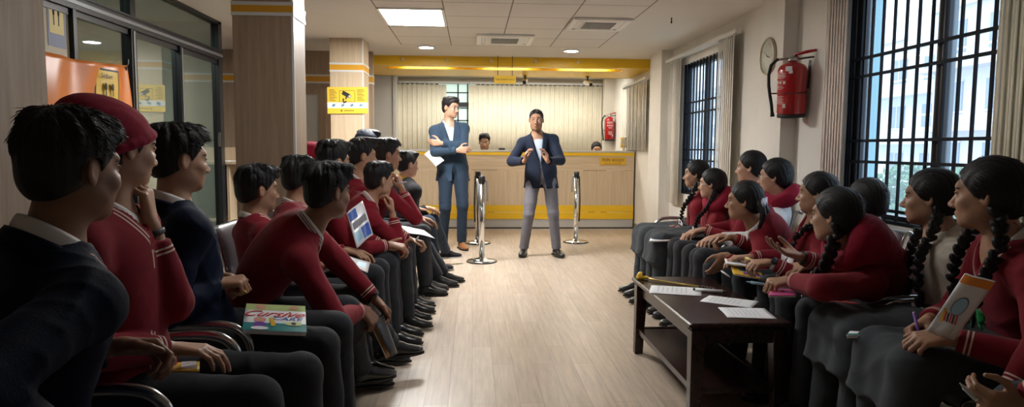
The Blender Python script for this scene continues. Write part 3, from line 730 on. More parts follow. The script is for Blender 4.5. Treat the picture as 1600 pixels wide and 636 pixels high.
b = MB(); b.box((-.085, -.17, 0), (.09, .16, .001), 0, T); b.build('poster_border', mat('lilac_grey', (0.30, 0.33, 0.45), 0.6), r)
MB().box((-.068, -.09, .0012), (.074, .143, .002), 0, T).build('poster_sheet', M['sign_cream'], r)
b = MB()
for s in (-1, 1): b.lathe([(0, .002), (.012, .002), (.012, .003), (0, .003)], 12, 0, T @ Matrix.Translation((s*.024, .04, 0)) @ Matrix.Diagonal((.8, 2.0, 1, 1))).box((s*.024-.004, -.04, .002), (s*.024+.004, .03, .003), 0, T)
b.build('footprint_icon', M['ink'], r)

# orange banner
r = empty('orange_banner', (PX+.06, 4.7, 1.4), 'orange vinyl banner tied along the glass partition', 'banner')
BY0, BY1, BZ0, BZ1 = 4.00, 5.04, 1.36, 1.80
def bann(u, v):
    y = BY0+(BY1-BY0)*u; sag = .02*math.sin(u*math.pi)
    z = BZ0+(BZ1-BZ0)*v-sag*v-.035*(1-u)*v
    return (PX+.075+.012*math.sin(u*9+v*2)+.010*math.sin(u*21-v*3)*(.3+v), y, z)
MB().grid(bann, 60, 14).build('vinyl_sheet', M['orange_vinyl'], r, solid=.001)
MB().grid(lambda u, v: Vector(bann(u, v*.10))+Vector((.0022, 0, 0)), 60, 2).build('white_hem', M['paper'], r)
def onb(y, z, e=.003):
    u = (y-BY0)/(BY1-BY0); p = bann(u, max(0, min(1, (z-BZ0)/(BZ1-BZ0)))); return Vector((p[0]+e, y, z))
def bpatch(name, y0, y1, z0, z1, m, e):
    return MB().grid(lambda u, v: onb(y0+(y1-y0)*u, z0+(z1-z0)*v, e), 10, 4).build(name, m, r)
bpatch('logo_border', 4.575, 4.835, 1.47, 1.735, M['ink'], .0025)
bpatch('logo_field', 4.592, 4.818, 1.50, 1.722, M['sign_yellow'], .0035)
T = frame(onb(4.705, 1.685, .013), (0, 1, 0), (0, 0, 1)); text_obj('lettering', 'Siddhartha', .042, T, M['ink'], r)
b = MB()
for s in (-1, 1):
    T = frame(onb(4.705+s*.030, 1.615, .0135), (0, 1, 0), (0, 0, 1))
    b.lathe([(0, 0), (.017, 0), (.017, .001), (0, .001)], 16, 0, T @ Matrix.Diagonal((.8, 1.5, 1, 1))).box((-.005, -.062, 0), (.005, -.015, .001), 0, T)
b.build('footprint_icon', M['ink'], r)
text_obj('small_lettering', 'BANK LIMITED', .020, frame(onb(4.705, 1.52, .013), (0, 1, 0), (0, 0, 1)), mat('deep_orange', (0.5, 0.12, 0.02), 0.5), r)
for y in (BY1-.02,):
    p = onb(y, BZ1-.025, .004); MB().lathe([(.006, 0), (.014, 0), (.014, .003), (.006, .003)], 16, 0, frame(p, (0,1,0), (0,0,1))).build('eyelet', M['black_plastic'], r)
    MB().tube([p, (PX+.05, y+.05, BZ1+.02), (PX+.03, y+.09, BZ1+.05)], .003, 6).build('tie_cord', M['ink'], r)

# writing desk beyond the partition
r = empty('writing_desk', (-2.5, 7.5, 0), 'tall laminate writing desk in the passage behind the first column', 'desk')
dw = M['counter_wood']
MB().rbox((-2.95, 7.20, 1.03), (-1.95, 7.75, 1.06), .004).build('desk_top', dw, r)
MB().box((-2.95, 7.735, 1.06), (-1.95, 7.755, 1.21)).box((-2.95, 7.3, 1.06), (-2.93, 7.735, 1.15)).box((-1.97, 7.3, 1.06), (-1.95, 7.735, 1.15)).build('upstand', dw, r)
for x in (-2.95, -2.60, -2.0): MB().box((x, 7.22, 0), (x+.025, 7.74, 1.03)).build('side_panel', dw, r)
MB().box((-2.95, 7.70, 0), (-1.98, 7.74, 1.03)).build('back_panel', mat('dark_board', (0.09, 0.05, 0.04), 0.6), r)
MB().box((-2.93, 7.24, .42), (-2.0, 7.70, .44)).build('shelf', dw, r)
for k, (x, a) in enumerate(((-2.72, .1), (-2.45, -.2))):
    tag(MB().box((-.105, -.148, 0), (.105, .148, .006), 0, Matrix.Translation((x, 7.42, 1.0605)) @ Matrix.Rotation(a, 4, 'Z')).build('form_stack', M['paper']), ('white forms on the writing desk, left stack', 'white forms on the writing desk, right stack')[k], 'paper')

# queue posts
def stanchion(x, y, label, side, h=.92):
    r = empty('queue_post', (x, y, 0), label, 'queue post', 'chrome queue posts')
    T = Matrix.Translation((x, y, 0))
    MB().lathe([(.155, 0), (.16, .004), (.16, .016), (.15, .024), (.09, .034), (.045, .042), (.036, .05), (0, .05)], 40, 0, T).build('base', M['chrome_hi'], r)
    MB().lathe([(.158, .001), (.164, .003), (.164, .012), (.159, .014)], 40, 0, T).build('base_ring', M['rubber'], r)
    MB().lathe([(.030, .045), (.030, h-.06), (0, h-.06)], 24, 0, T).build('post', M['chrome_hi'], r)
    b = MB().lathe([(.034, h-.07), (.034, h), (.030, h+.004), (0, h+.004)], 24, 0, T)
    b.build('belt_head', M['black_alu'], r)
    d = Vector((math.cos(side), math.sin(side), 0))
    p = Vector((x, y, h-.04))+d*.033
    MB().tube([p, p+d*.02+Vector((0,0,-.02)), p+d*.028+Vector((0,0,-.22))], [.012, .012, .010], 8, flat=.4).build('belt_clip', M['grey_metal'], r)
    q = Vector((x, y, 0))-d*.035
    MB().tube([q+Vector((0,0,h-.05)), q-d*.012+Vector((0,0,h*.6)), q-d*.006+Vector((0,0,h*.3))], .009, 8, flat=.35).build('belt_end', M['black_plastic'], r)
stanchion(0.10, 7.10, 'chrome queue post standing nearest, in front of the blue-suited man', .2)
stanchion(0.07, 8.50, 'chrome queue post standing just behind the nearest post', .1)
stanchion(1.35, 8.58, 'chrome queue post right of the speaking man', 3.0)

# low table
TX0, TX1, TY0, TY1, TZ = 0.955, 1.42, 2.82, 3.90, 0.457
r = empty('coffee_table', ((TX0+TX1)/2, (TY0+TY1)/2, 0), 'dark stained low wooden table with a lower shelf in front of the girls', 'table')
MB().rbox((TX0, TY0, TZ-.024), (TX1, TY1, TZ), .006).build('table_top', M['table_wood'], r)
MB().rbox((TX0+.014, TY0+.014, TZ-.036), (TX1-.014, TY1-.014, TZ-.024), .004).build('top_moulding', M['table_wood'], r)
b = MB()
b.box((TX0+.04, TY0+.03, TZ-.10), (TX0+.058, TY1-.03, TZ-.036)).box((TX1-.058, TY0+.03, TZ-.10), (TX1-.04, TY1-.03, TZ-.036)).box((TX0+.05, TY0+.035, TZ-.10), (TX1-.05, TY0+.053, TZ-.036)).box((TX0+.05, TY1-.053, TZ-.10), (TX1-.05, TY1-.035, TZ-.036))
b.build('apron', M['table_wood'], r)
for x0, y0, sx, sy in ((TX0+.015, TY0+.015, 1, 1), (TX1-.015, TY0+.015, -1, 1), (TX0+.015, TY1-.015, 1, -1), (TX1-.015, TY1-.015, -1, -1)):
    w, w2 = .062, .048
    vs = []
    for z, ww in ((0, w2), (TZ-.11, w), (TZ-.036, w)):
        vs += [(x0, y0, z), (x0+sx*ww, y0, z), (x0+sx*ww, y0+sy*ww, z), (x0, y0+sy*ww, z)]
    MB().add(vs, [(3,2,1,0), (8,9,10,11)]+[(k*4+i, k*4+(i+1) % 4, (k+1)*4+(i+1) % 4, (k+1)*4+i) for k in range(2) for i in range(4)]).build('leg', M['table_wood'], r, bevel=.003)
MB().rbox((TX0+.06, TY0+.05, .135), (TX1-.06, TY1-.05, .153), .003).build('lower_shelf', M['table_wood'], r)
MB().box((TX0+.03, TY0+.05, .128), (TX0+.06, TY1-.05, .158)).box((TX1-.06, TY0+.05, .128), (TX1-.03, TY1-.05, .158)).box((TX0+.05, TY0+.03, .128), (TX1-.05, TY0+.05, .158)).box((TX0+.05, TY1-.05, .128), (TX1-.05, TY1-.03, .158)).build('shelf_rail', M['table_wood'], r)

# waiting benches
def perforated():
    m = bpy.data.materials.new('perforated_steel'); m.use_nodes = True
    n = m.node_tree.nodes; L = m.node_tree.links; b = n['Principled BSDF']
    b.inputs['Base Color'].default_value = (0.40, 0.41, 0.43, 1); b.inputs['Metallic'].default_value = 0.85; b.inputs['Roughness'].default_value = 0.33
    u = n.new('ShaderNodeUVMap'); u.uv_map = 'uv'
    def vm(op, a, c=None):
        k = n.new('ShaderNodeVectorMath'); k.operation = op
        L.new(a, k.inputs[0])
        if c is not None: k.inputs[1].default_value = c
        return k
    f1 = vm('FRACTION', vm('ADD', u.outputs[0], (0, 0, 0)).outputs[0]); s1 = vm('SUBTRACT', f1.outputs[0], (.5, .5, 0)); l1 = vm('LENGTH', s1.outputs[0])
    f2 = vm('FRACTION', vm('ADD', u.outputs[0], (.5, .5, 0)).outputs[0]); s2 = vm('SUBTRACT', f2.outputs[0], (.5, .5, 0)); l2 = vm('LENGTH', s2.outputs[0])
    mn = n.new('ShaderNodeMath'); mn.operation = 'MINIMUM'; L.new(l1.outputs['Value'], mn.inputs[0]); L.new(l2.outputs['Value'], mn.inputs[1])
    lt = n.new('ShaderNodeMath'); lt.operation = 'LESS_THAN'; L.new(mn.outputs[0], lt.inputs[0]); lt.inputs[1].default_value = 0.2
    t = n.new('ShaderNodeBsdfTransparent'); x = n.new('ShaderNodeMixShader')
    L.new(lt.outputs[0], x.inputs[0]); L.new(b.outputs[0], x.inputs[1]); L.new(t.outputs[0], x.inputs[2]); L.new(x.outputs[0], n['Material Output'].inputs[0])
    return m
M['perf'] = perforated()
def smooth_path(pts, n=6):
    """Catmull-Rom through points"""
    P = [Vector(p) for p in pts]; out = []
    for i in range(len(P)-1):
        p0, p1, p2, p3 = P[max(i-1, 0)], P[i], P[i+1], P[min(i+2, len(P)-1)]
        for k in range(n):
            t = k/n
            out.append(0.5*((2*p1)+(p2-p0)*t+(2*p0-5*p1+4*p2-p3)*t*t+(3*p1-p0-3*p2+p3)*t**3))
    out.append(P[-1]); return out
SEAT_Z = 0.385
def bench(xc, y0, pitch, n, s, label, arms=None):
    """s=+1 faces +X (left row), -1 faces -X; y0 = first armrest"""
    r = empty('waiting_bench', (xc, y0+pitch*n/2, 0), label, 'bench', 'steel waiting benches')
    def W(d, z, y): return (xc+s*d, y, z)      # d: forward distance from seat centre
    seatp = smooth_path([(.235, SEAT_Z-.035, 0), (.225, SEAT_Z-.008, 0), (.19, SEAT_Z, 0), (0, SEAT_Z-.018, 0), (-.15, SEAT_Z-.022, 0), (-.205, SEAT_Z-.005, 0)], 4)
    backp = smooth_path([(-.215, SEAT_Z+.03, 0), (-.235, SEAT_Z+.12, 0), (-.27, SEAT_Z+.30, 0), (-.30, SEAT_Z+.40, 0), (-.325, SEAT_Z+.425, 0), (-.345, SEAT_Z+.41, 0)], 4)
    for i in range(n):
        ya, yb = y0+pitch*i+.025, y0+pitch*(i+1)-.025
        for nm, pp, nu in (('seat', seatp, 20), ('backrest', backp, 20)):
            def fn(u, v, pp=pp, ya=ya, yb=yb):
                q = pp[min(int(round(v*(len(pp)-1))), len(pp)-1)]
                return W(q.x, q.y, ya+(yb-ya)*u)
            MB().grid(fn, 4, len(pp)-1, uv=(24, nu)).build(nm, M['perf'], r, solid=.003)
            b = MB()
            e0, e1 = [W(q.x, q.y, ya) for q in pp], [W(q.x, q.y, yb) for q in pp]
            b.tube(e0+list(reversed(e1)), .008, 8, closed=True); b.build(nm+'_rim', M['chrome'], r)
    for y in (arms or [y0, y0+pitch*n]):
        arm = smooth_path([W(-.22, SEAT_Z+.17, y), W(-.10, SEAT_Z+.205, y), W(.12, SEAT_Z+.215, y), W(.205, SEAT_Z+.18, y), W(.225, SEAT_Z+.10, y), W(.17, SEAT_Z+.01, y), W(.05, SEAT_Z-.05, y)], 6)
        MB().tube(arm, .017, 10, flat=.75).build('armrest', M['chrome'], r)
    MB().box(W(-.04, SEAT_Z-.105, y0+.02) if s > 0 else W(.04, SEAT_Z-.105, y0+.02), W(.04, SEAT_Z-.055, y0+pitch*n-.02) if s > 0 else W(-.04, SEAT_Z-.055, y0+pitch*n-.02)).build('beam', M['grey_metal'], r)
    for y in (y0+pitch*.5, y0+pitch*(n-.5)):
        b = MB().tube([W(0, SEAT_Z-.08, y), W(0, .12, y)], .028, 12)
        b.tube(smooth_path([W(.25, .015, y), W(.12, .05, y), W(0, .115, y), W(-.12, .05, y), W(-.25, .015, y)], 4), [.016]*17, 8, flat=1.4)
        b.lathe([(.022, 0), (.022, .012)], 12, 0, Matrix.Translation(W(.25, 0, y))).lathe([(.022, 0), (.022, .012)], 12, 0, Matrix.Translation(W(-.25, 0, y)))
        b.build('leg', M['grey_metal'], r)
bench(-1.0, 1.17, .53, 2, 1, 'steel waiting bench nearest the camera in the left row', [1.19, 1.71, 2.21])
bench(-1.0, 2.33, .535, 4, 1, 'steel waiting bench of the left row before the first column', [2.33, 3.60, 4.46])
bench(-0.93, 4.82, .53, 3, 1, 'steel waiting bench of the left row beyond the first column', [4.82, 5.45, 6.41])
bench(1.88, 1.00, .53, 3, -1, 'perforated steel waiting bench nearest the camera in the right row')
bench(1.88, 2.66, .53, 3, -1, 'perforated steel waiting bench of the right row behind the low table')
bench(1.88, 4.33, .53, 3, -1, 'steel waiting bench at the far end of the right row')
# ================================================================== SCULPTING ENGINE (rounded volumes blended into one surface)
A_ = lambda *p: np.array(p, dtype=np.float64)
def nrm(v):
    v = np.asarray(v, float); l = np.linalg.norm(v); return v/l if l > 1e-9 else v
class RC:
    """round cone a->b; cut: plane at b (normal out) that ends it flat; flat: (axis, factor) squashes the section"""
    def __init__(s, a, b, ra, rb, k=0.02, cut=False, sub=False, flat=None):
        s.a, s.b, s.ra, s.rb, s.k, s.cut, s.sub, s.flat = np.asarray(a, float), np.asarray(b, float), ra, rb, k, cut, sub, flat
        m = max(ra, rb)*(1 if flat is None else max(1, 1/flat[1])); s.lo = np.minimum(s.a, s.b)-m; s.hi = np.maximum(s.a, s.b)+m
    def d(s, p):
        ba = s.b-s.a; pa = p-s.a; L2 = float(ba@ba)
        t0 = pa@ba/max(L2, 1e-9); t = np.clip(t0, 0, 1)
        q = pa-t[:, None]*ba
        if s.flat is not None:
            ax = s.flat[0]; c = q@ax; q = q+np.outer(c*(s.flat[1]-1), ax)
        r = np.sqrt(np.einsum('ij,ij->i', q, q))-(s.ra+t*(s.rb-s.ra))
        if s.flat is not None: r = r/max(1.0, s.flat[1]*.9)
        if s.cut: r = np.maximum(r, (t0-1)*math.sqrt(L2))
        return r
class EL:
    def __init__(s, c, R, r, k=0.02, sub=False):
        s.c, s.R, s.r, s.k, s.sub = np.asarray(c, float), np.asarray(R, float), np.asarray(r, float), k, sub
        e = np.abs(s.R)@s.r; s.lo = s.c-e; s.hi = s.c+e
    def d(s, p):
        q = (p-s.c)@s.R
        a = q/s.r; k0 = np.sqrt(np.einsum('ij,ij->i', a, a)); b = a/s.r; k1 = np.sqrt(np.einsum('ij,ij->i', b, b))
        return np.where(k1 > 1e-6, k0*(k0-1)/np.maximum(k1, 1e-6), -s.r.min())
class FN:
    """any function of the running distance: f(p, d) -> d, applied inside its box"""
    def __init__(s, f, lo, hi): s.f, s.lo, s.hi, s.k, s.sub = f, np.asarray(lo, float), np.asarray(hi, float), 0.0, False
def sdf_eval(prims, p, marg):
    d = np.full(len(p), 1.0)
    for q in prims:
        m = q.k+marg
        ok = np.all((p > q.lo-m) & (p < q.hi+m), axis=1)
        ix = np.nonzero(ok)[0]
        if not len(ix): continue
        if isinstance(q, FN): d[ix] = q.f(p[ix], d[ix]); continue
        f = q.d(p[ix]); c = d[ix]
        if q.sub:
            f = -f; h = np.maximum(q.k-np.abs(c-f), 0)/max(q.k, 1e-6); d[ix] = np.maximum(c, f)+h*h*q.k*.25
        else:
            h = np.maximum(q.k-np.abs(c-f), 0)/max(q.k, 1e-6); d[ix] = np.minimum(c, f)-h*h*q.k*.25
    return d
def folds(p, seed, amp, wl=0.07, aniso=(1, 1, 1)):
    rs = np.random.RandomState(seed); out = 0
    q = p*np.array(aniso)
    w = np.stack([np.sin(q@(rs.randn(3)*9)+rs.rand()*6) for _ in range(3)], 1)*0.03
    q = q+w
    for i in range(5):
        k = nrm(rs.randn(3))*(2*math.pi/(wl*(0.7+0.45*i)))
        e = np.abs(np.sin(.5*(q@k)+rs.rand()*6)); msk = .5+.5*np.sin(q@(rs.randn(3)*11)+rs.rand()*6)
        out = out+((1-e)**2.2*1.5-.45)*msk*(0.6+0.2*i)
    return -amp*out/1.6
def fold_disp(seed, amp, wl=0.07, aniso=(1, 1, 1)):
    return FN(lambda p, d: d+folds(p, seed, amp, wl, aniso), (-99, -99, -99), (99, 99, 99))
CORN = np.array([(i, j, k) for i in (0, 1) for j in (0, 1) for k in (0, 1)])
EDG = [(a, b) for a in range(8) for b in range(a+1, 8) if np.abs(CORN[a]-CORN[b]).sum() == 1]
def surface(prims, h, pad=0.03, amp=0.0):
    """surface nets over the blended volumes -> verts (N,3), quads (M,4)"""
    solid = [q for q in prims if not q.sub and not isinstance(q, FN)]
    lo = np.min([q.lo for q in solid], 0)-pad; hi = np.max([q.hi for q in solid], 0)+pad
    S = 4; nb = np.ceil((hi-lo)/(h*S)).astype(int)+1
    g = np.stack(np.meshgrid(*[np.arange(n) for n in nb], indexing='ij'), -1).reshape(-1, 3)
    c = lo+(g+.5)*h*S
    d = sdf_eval(prims, c, 3*h*S)
    act = g[np.abs(d) < h*S*1.25+amp+.004]
    nn = nb*S+1
    val = np.full(nn, 1.0, np.float32)
    off = np.stack(np.meshgrid(*[np.arange(S+1)]*3, indexing='ij'), -1).reshape(-1, 3)
    known = np.zeros(nn, bool)
    nodes = (act[:, None, :]*S+off[None]).reshape(-1, 3)
    known[nodes[:, 0], nodes[:, 1], nodes[:, 2]] = True
    nd = np.argwhere(known)
    val[known] = sdf_eval(prims, lo+nd*h, 2*h+amp)
    off4 = np.stack(np.meshgrid(*[np.arange(S)]*3, indexing='ij'), -1).reshape(-1, 3)
    cells = (act[:, None, :]*S+off4[None]).reshape(-1, 3)
    cv = np.stack([val[cells[:, 0]+a, cells[:, 1]+b, cells[:, 2]+e] for a, b, e in CORN], 1)
    ng = cv < 0
    mix = ng.any(1) & ~ng.all(1)
    cells, cv, ng = cells[mix], cv[mix], ng[mix]
    acc = np.zeros((len(cells), 3)); cnt = np.zeros(len(cells))
    for a, b in EDG:
        x = ng[:, a] != ng[:, b]
        t = np.where(x, cv[:, a]/np.where(x, cv[:, a]-cv[:, b], 1), 0)
        acc += np.where(x[:, None], CORN[a]+t[:, None]*(CORN[b]-CORN[a]), 0); cnt += x
    V = lo+(cells+acc/cnt[:, None])*h
    idx = np.full(nn, -1, np.int32); idx[cells[:, 0], cells[:, 1], cells[:, 2]] = np.arange(len(cells))
    Q = []
    for ax in range(3):
        e = np.zeros(3, int); e[ax] = 1; b_, c_ = (ax+1) % 3, (ax+2) % 3
        eb = np.zeros(3, int); eb[b_] = 1; ec = np.zeros(3, int); ec[c_] = 1
        v0 = cv[:, 0]; v1 = cv[:, [i for i in range(8) if (CORN[i] == e).all()][0]]
        x = ((v0 < 0) != (v1 < 0)) & (cells[:, b_] > 0) & (cells[:, c_] > 0)
        ce = cells[x]; s = v0[x] < 0
        q = np.stack([idx[tuple((ce-eb-ec).T)], idx[tuple((ce-ec).T)], idx[tuple(ce.T)], idx[tuple((ce-eb).T)]], 1)
        ok = (q >= 0).all(1); q, s = q[ok], s[ok]
        q[~s] = q[~s][:, ::-1]; Q.append(q)
    return V, np.concatenate(Q)
def keep_main(V, Q):
    """drops loose crumbs: keeps the largest connected piece"""
    lab = np.arange(len(V))
    for _ in range(400):
        m = lab[Q].min(1); new = lab.copy()
        for k in range(4): np.minimum.at(new, Q[:, k], m)
        new = new[new]
        if (new == lab).all(): break
        lab = new
    u, c = np.unique(lab, return_counts=True)
    if len(u) == 1: return V, Q
    k = lab == u[c.argmax()]
    mp = np.cumsum(k)-1
    return V[k], mp[Q[k[Q[:, 0]]]]
def mesh_obj(name, V, Q, mats, parent, attrs=None, main=True, smooth=True):
    if main and len(V): V, Q = keep_main(V, Q)
    me = bpy.data.meshes.new(name)
    me.vertices.add(len(V)); me.vertices.foreach_set('co', V.astype(np.float32).ravel())
    n, k = Q.shape
    me.loops.add(n*k); me.loops.foreach_set('vertex_index', Q.astype(np.int32).ravel())
    me.polygons.add(n); me.polygons.foreach_set('loop_start', np.arange(0, n*k, k, dtype=np.int32))
    me.polygons.foreach_set('use_smooth', np.full(n, smooth))
    me.update(calc_edges=True); me.validate()
    for m in (mats if isinstance(mats, (list, tuple)) else [mats]): me.materials.append(m)
    if attrs is not None:
        for an, fn in attrs.items():
            v = fn(V)
            if v.ndim == 1:
                a = me.attributes.new(an, 'FLOAT', 'POINT'); a.data.foreach_set('value', v.astype(np.float32))
            else:
                a = me.attributes.new(an, 'FLOAT_COLOR', 'POINT'); a.data.foreach_set('color', v.astype(np.float32).ravel())
    o = bpy.data.objects.new(name, me); COL.objects.link(o)
    if parent is not None: child(o, parent)
    return o
def sculpt(name, prims, h, mats, parent, attrs=None, amp=0.0, main=True):
    V, Q = surface(prims, h, amp=amp)
    return mesh_obj(name, V, Q, mats, parent, attrs, main)

# ---- materials for people
def skin_mat(name, col):
    m = bpy.data.materials.new(name); m.use_nodes = True
    n = m.node_tree.nodes; L = m.node_tree.links; b = n['Principled BSDF']
    at = n.new('ShaderNodeAttribute'); at.attribute_name = 'feat'
    s = n.new('ShaderNodeSeparateColor'); L.new(at.outputs['Color'], s.inputs[0])
    q = n.new('ShaderNodeTexNoise'); q.inputs['Scale'].default_value = 26; q.inputs['Detail'].default_value = 4
    t = n.new('ShaderNodeTexCoord'); L.new(t.outputs['Object'], q.inputs['Vector'])
    r = n.new('ShaderNodeValToRGB'); r.color_ramp.elements[0].color = (*[c*.88 for c in col], 1); r.color_ramp.elements[1].color = (*[min(1, c*1.1) for c in col], 1)
    r.color_ramp.elements[0].position = .3; r.color_ramp.elements[1].position = .7
    L.new(q.outputs['Fac'], r.inputs[0])
    cur = r.outputs[0]
    lip = (col[0]*.72, col[1]*.42, col[2]*.45)
    for sock, c, w in ((s.outputs[0], lip, .25), (s.outputs[1], (.012, .009, .008), .12), (s.outputs[2], (.55, .52, .49), .06), (at.outputs['Alpha'], (.012, .007, .005), .06)):
        mr = n.new('ShaderNodeMapRange'); mr.inputs[1].default_value = 1+w; mr.inputs[2].default_value = 1-w; L.new(sock, mr.inputs[0])
        x = n.new('ShaderNodeMix'); x.data_type = 'RGBA'; L.new(mr.outputs[0], x.inputs[0]); L.new(cur, x.inputs[6]); x.inputs[7].default_value = (*c, 1); cur = x.outputs[2]
    L.new(cur, b.inputs['Base Color'])
    b.inputs['Roughness'].default_value = 0.48; b.inputs['Specular IOR Level'].default_value = 0.4
    b.inputs['Subsurface Weight'].default_value = 0.0
    return m
def cloth_mat(name, col, stripe=None, bands=(), rough=0.85, bs=380, bump=0.2, var=0.10, sheen=0.05, spec=.25):
    """woven cloth; stripes run at fixed distances (attribute edge) from cuffs, hems and necklines"""
    m = mat(name, col, rough, spec=spec, bump=bump, bscale=bs, var=var, vscale=22, sheen=sheen)
    if stripe:
        n = m.node_tree.nodes; L = m.node_tree.links; b = n['Principled BSDF']
        at = n.new('ShaderNodeAttribute'); at.attribute_name = 'edge'
        prev = b.inputs['Base Color'].links[0].from_socket
        tot = None
        for lo, hi in bands:
            c = n.new('ShaderNodeMath'); c.operation = 'COMPARE'; c.inputs[1].default_value = (lo+hi)/2; c.inputs[2].default_value = (hi-lo)/2; L.new(at.outputs['Fac'], c.inputs[0])
            if tot is None: tot = c.outputs[0]
            else:
                a = n.new('ShaderNodeMath'); a.operation = 'MAXIMUM'; L.new(tot, a.inputs[0]); L.new(c.outputs[0], a.inputs[1]); tot = a.outputs[0]
        x = n.new('ShaderNodeMix'); x.data_type = 'RGBA'; L.new(tot, x.inputs[0]); L.new(prev, x.inputs[6]); x.inputs[7].default_value = (*stripe, 1)
        L.new(x.outputs[2], b.inputs['Base Color'])
    return m
SKIN = {k: skin_mat('skin_'+k, c) for k, c in {'tan': (.36, .19, .115), 'brown': (.24, .118, .07), 'fair': (.50, .29, .195), 'mid': (.42, .235, .15)}.items()}
BANDS = ((.018, .0235), (.031, .0365))
MAROON = cloth_mat('maroon_knit', (.20, .008, .018), (.62, .50, .42), BANDS)
MAROON2 = cloth_mat('crimson_fleece', (.26, .008, .030), None)
NAVY = cloth_mat('navy_tracksuit', (.005, .009, .026), None, rough=.7, bs=200, bump=.12, sheen=0, spec=.12)
NAVY_P = cloth_mat('navy_jacket_piped', (.005, .008, .022), (.55, .28, .22), ((.052, .056),), rough=.7, bs=200, bump=.12, sheen=0, spec=.12)
WHITE = cloth_mat('white_shirt_cloth', (.70, .70, .70), None, rough=.8, bs=500, bump=.1, var=.03)
COLLAR = cloth_mat('white_collar_cloth', (.72, .70, .68), None, rough=.8, bs=500, bump=.1, var=.03)
COLLAR_ST = cloth_mat('striped_collar_cloth', (.72, .70, .68), (.20, .01, .02), ((.006, .010), (.014, .018)), rough=.8, bs=500, bump=.1, var=.03)
CREAM = cloth_mat('cream_shirt_cloth', (.56, .51, .43), None, rough=.85, bs=400, bump=.15)
GREY = cloth_mat('dark_grey_trouser_cloth', (.024, .026, .032), None, rough=.85, bs=500, var=.12)
SKIRT = cloth_mat('grey_skirt_cloth', (.040, .047, .055), None, rough=.85, bs=500, var=.12)
SUIT_B = cloth_mat('blue_suit_cloth', (.022, .046, .080), None, rough=.75, bs=600, bump=.12, var=.06)
SUIT_T = cloth_mat('blue_suit_trouser_cloth', (.012, .024, .044), None, rough=.75, bs=600, bump=.12, var=.06)
BLAZER = cloth_mat('navy_blazer_cloth', (.006, .012, .030), None, rough=.75, bs=600, bump=.12, var=.06)
GREYT = cloth_mat('light_grey_trouser_cloth', (.145, .140, .160), None, rough=.8, bs=600, bump=.12, var=.06)
BLACKC = cloth_mat('black_cloth', (.010, .010, .013), None)
YELLOWC = cloth_mat('yellow_cloth', (.62, .36, .02), None)
DKHOOD = cloth_mat('dark_blue_hood_cloth', (.020, .032, .055), None, rough=.6)
PALEBLUE = cloth_mat('pale_blue_shirt_cloth', (.52, .62, .74), None, rough=.8, bs=500, bump=.1, var=.03)
LEATHER = mat('black_shoe_leather', (.010, .010, .012), .28, coat=.3)
TANLEATHER = mat('tan_shoe_leather', (.26, .10, .035), .35)
SOLE = mat('shoe_sole', (.014, .013, .012), .7)
WHITESOLE = mat('white_shoe_sole', (.5, .5, .5), .7)
GREYCANVAS = mat('grey_canvas_shoe', (.28, .27, .26), .8)
SOCK = mat('grey_sock', (.05, .055, .065), .9)
RIBBON = mat('white_ribbon', (.74, .70, .74), .7)
GREENRIB = mat('green_ribbon', (.01, .25, .06), .7)
def hair_mat():
    m = bpy.data.materials.new('black_hair'); m.use_nodes = True
    n = m.node_tree.nodes; L = m.node_tree.links; b = n['Principled BSDF']
    b.inputs['Base Color'].default_value = (.009, .008, .009, 1); b.inputs['Roughness'].default_value = .50; b.inputs['Specular IOR Level'].default_value = .32
    at = n.new('ShaderNodeAttribute'); at.attribute_name = 'flow'
    q = n.new('ShaderNodeTexNoise'); q.inputs['Scale'].default_value = 1.0; q.inputs['Detail'].default_value = 3
    L.new(at.outputs['Color'], q.inputs['Vector'])
    u = n.new('ShaderNodeBump'); u.inputs['Strength'].default_value = .6; u.inputs['Distance'].default_value = .004
    L.new(q.outputs['Fac'], u.inputs['Height']); L.new(u.outputs[0], b.inputs['Normal'])
    return m
HAIR = hair_mat()
HAIR_BR = mat('brown_black_hair', (.018, .010, .007), .45)

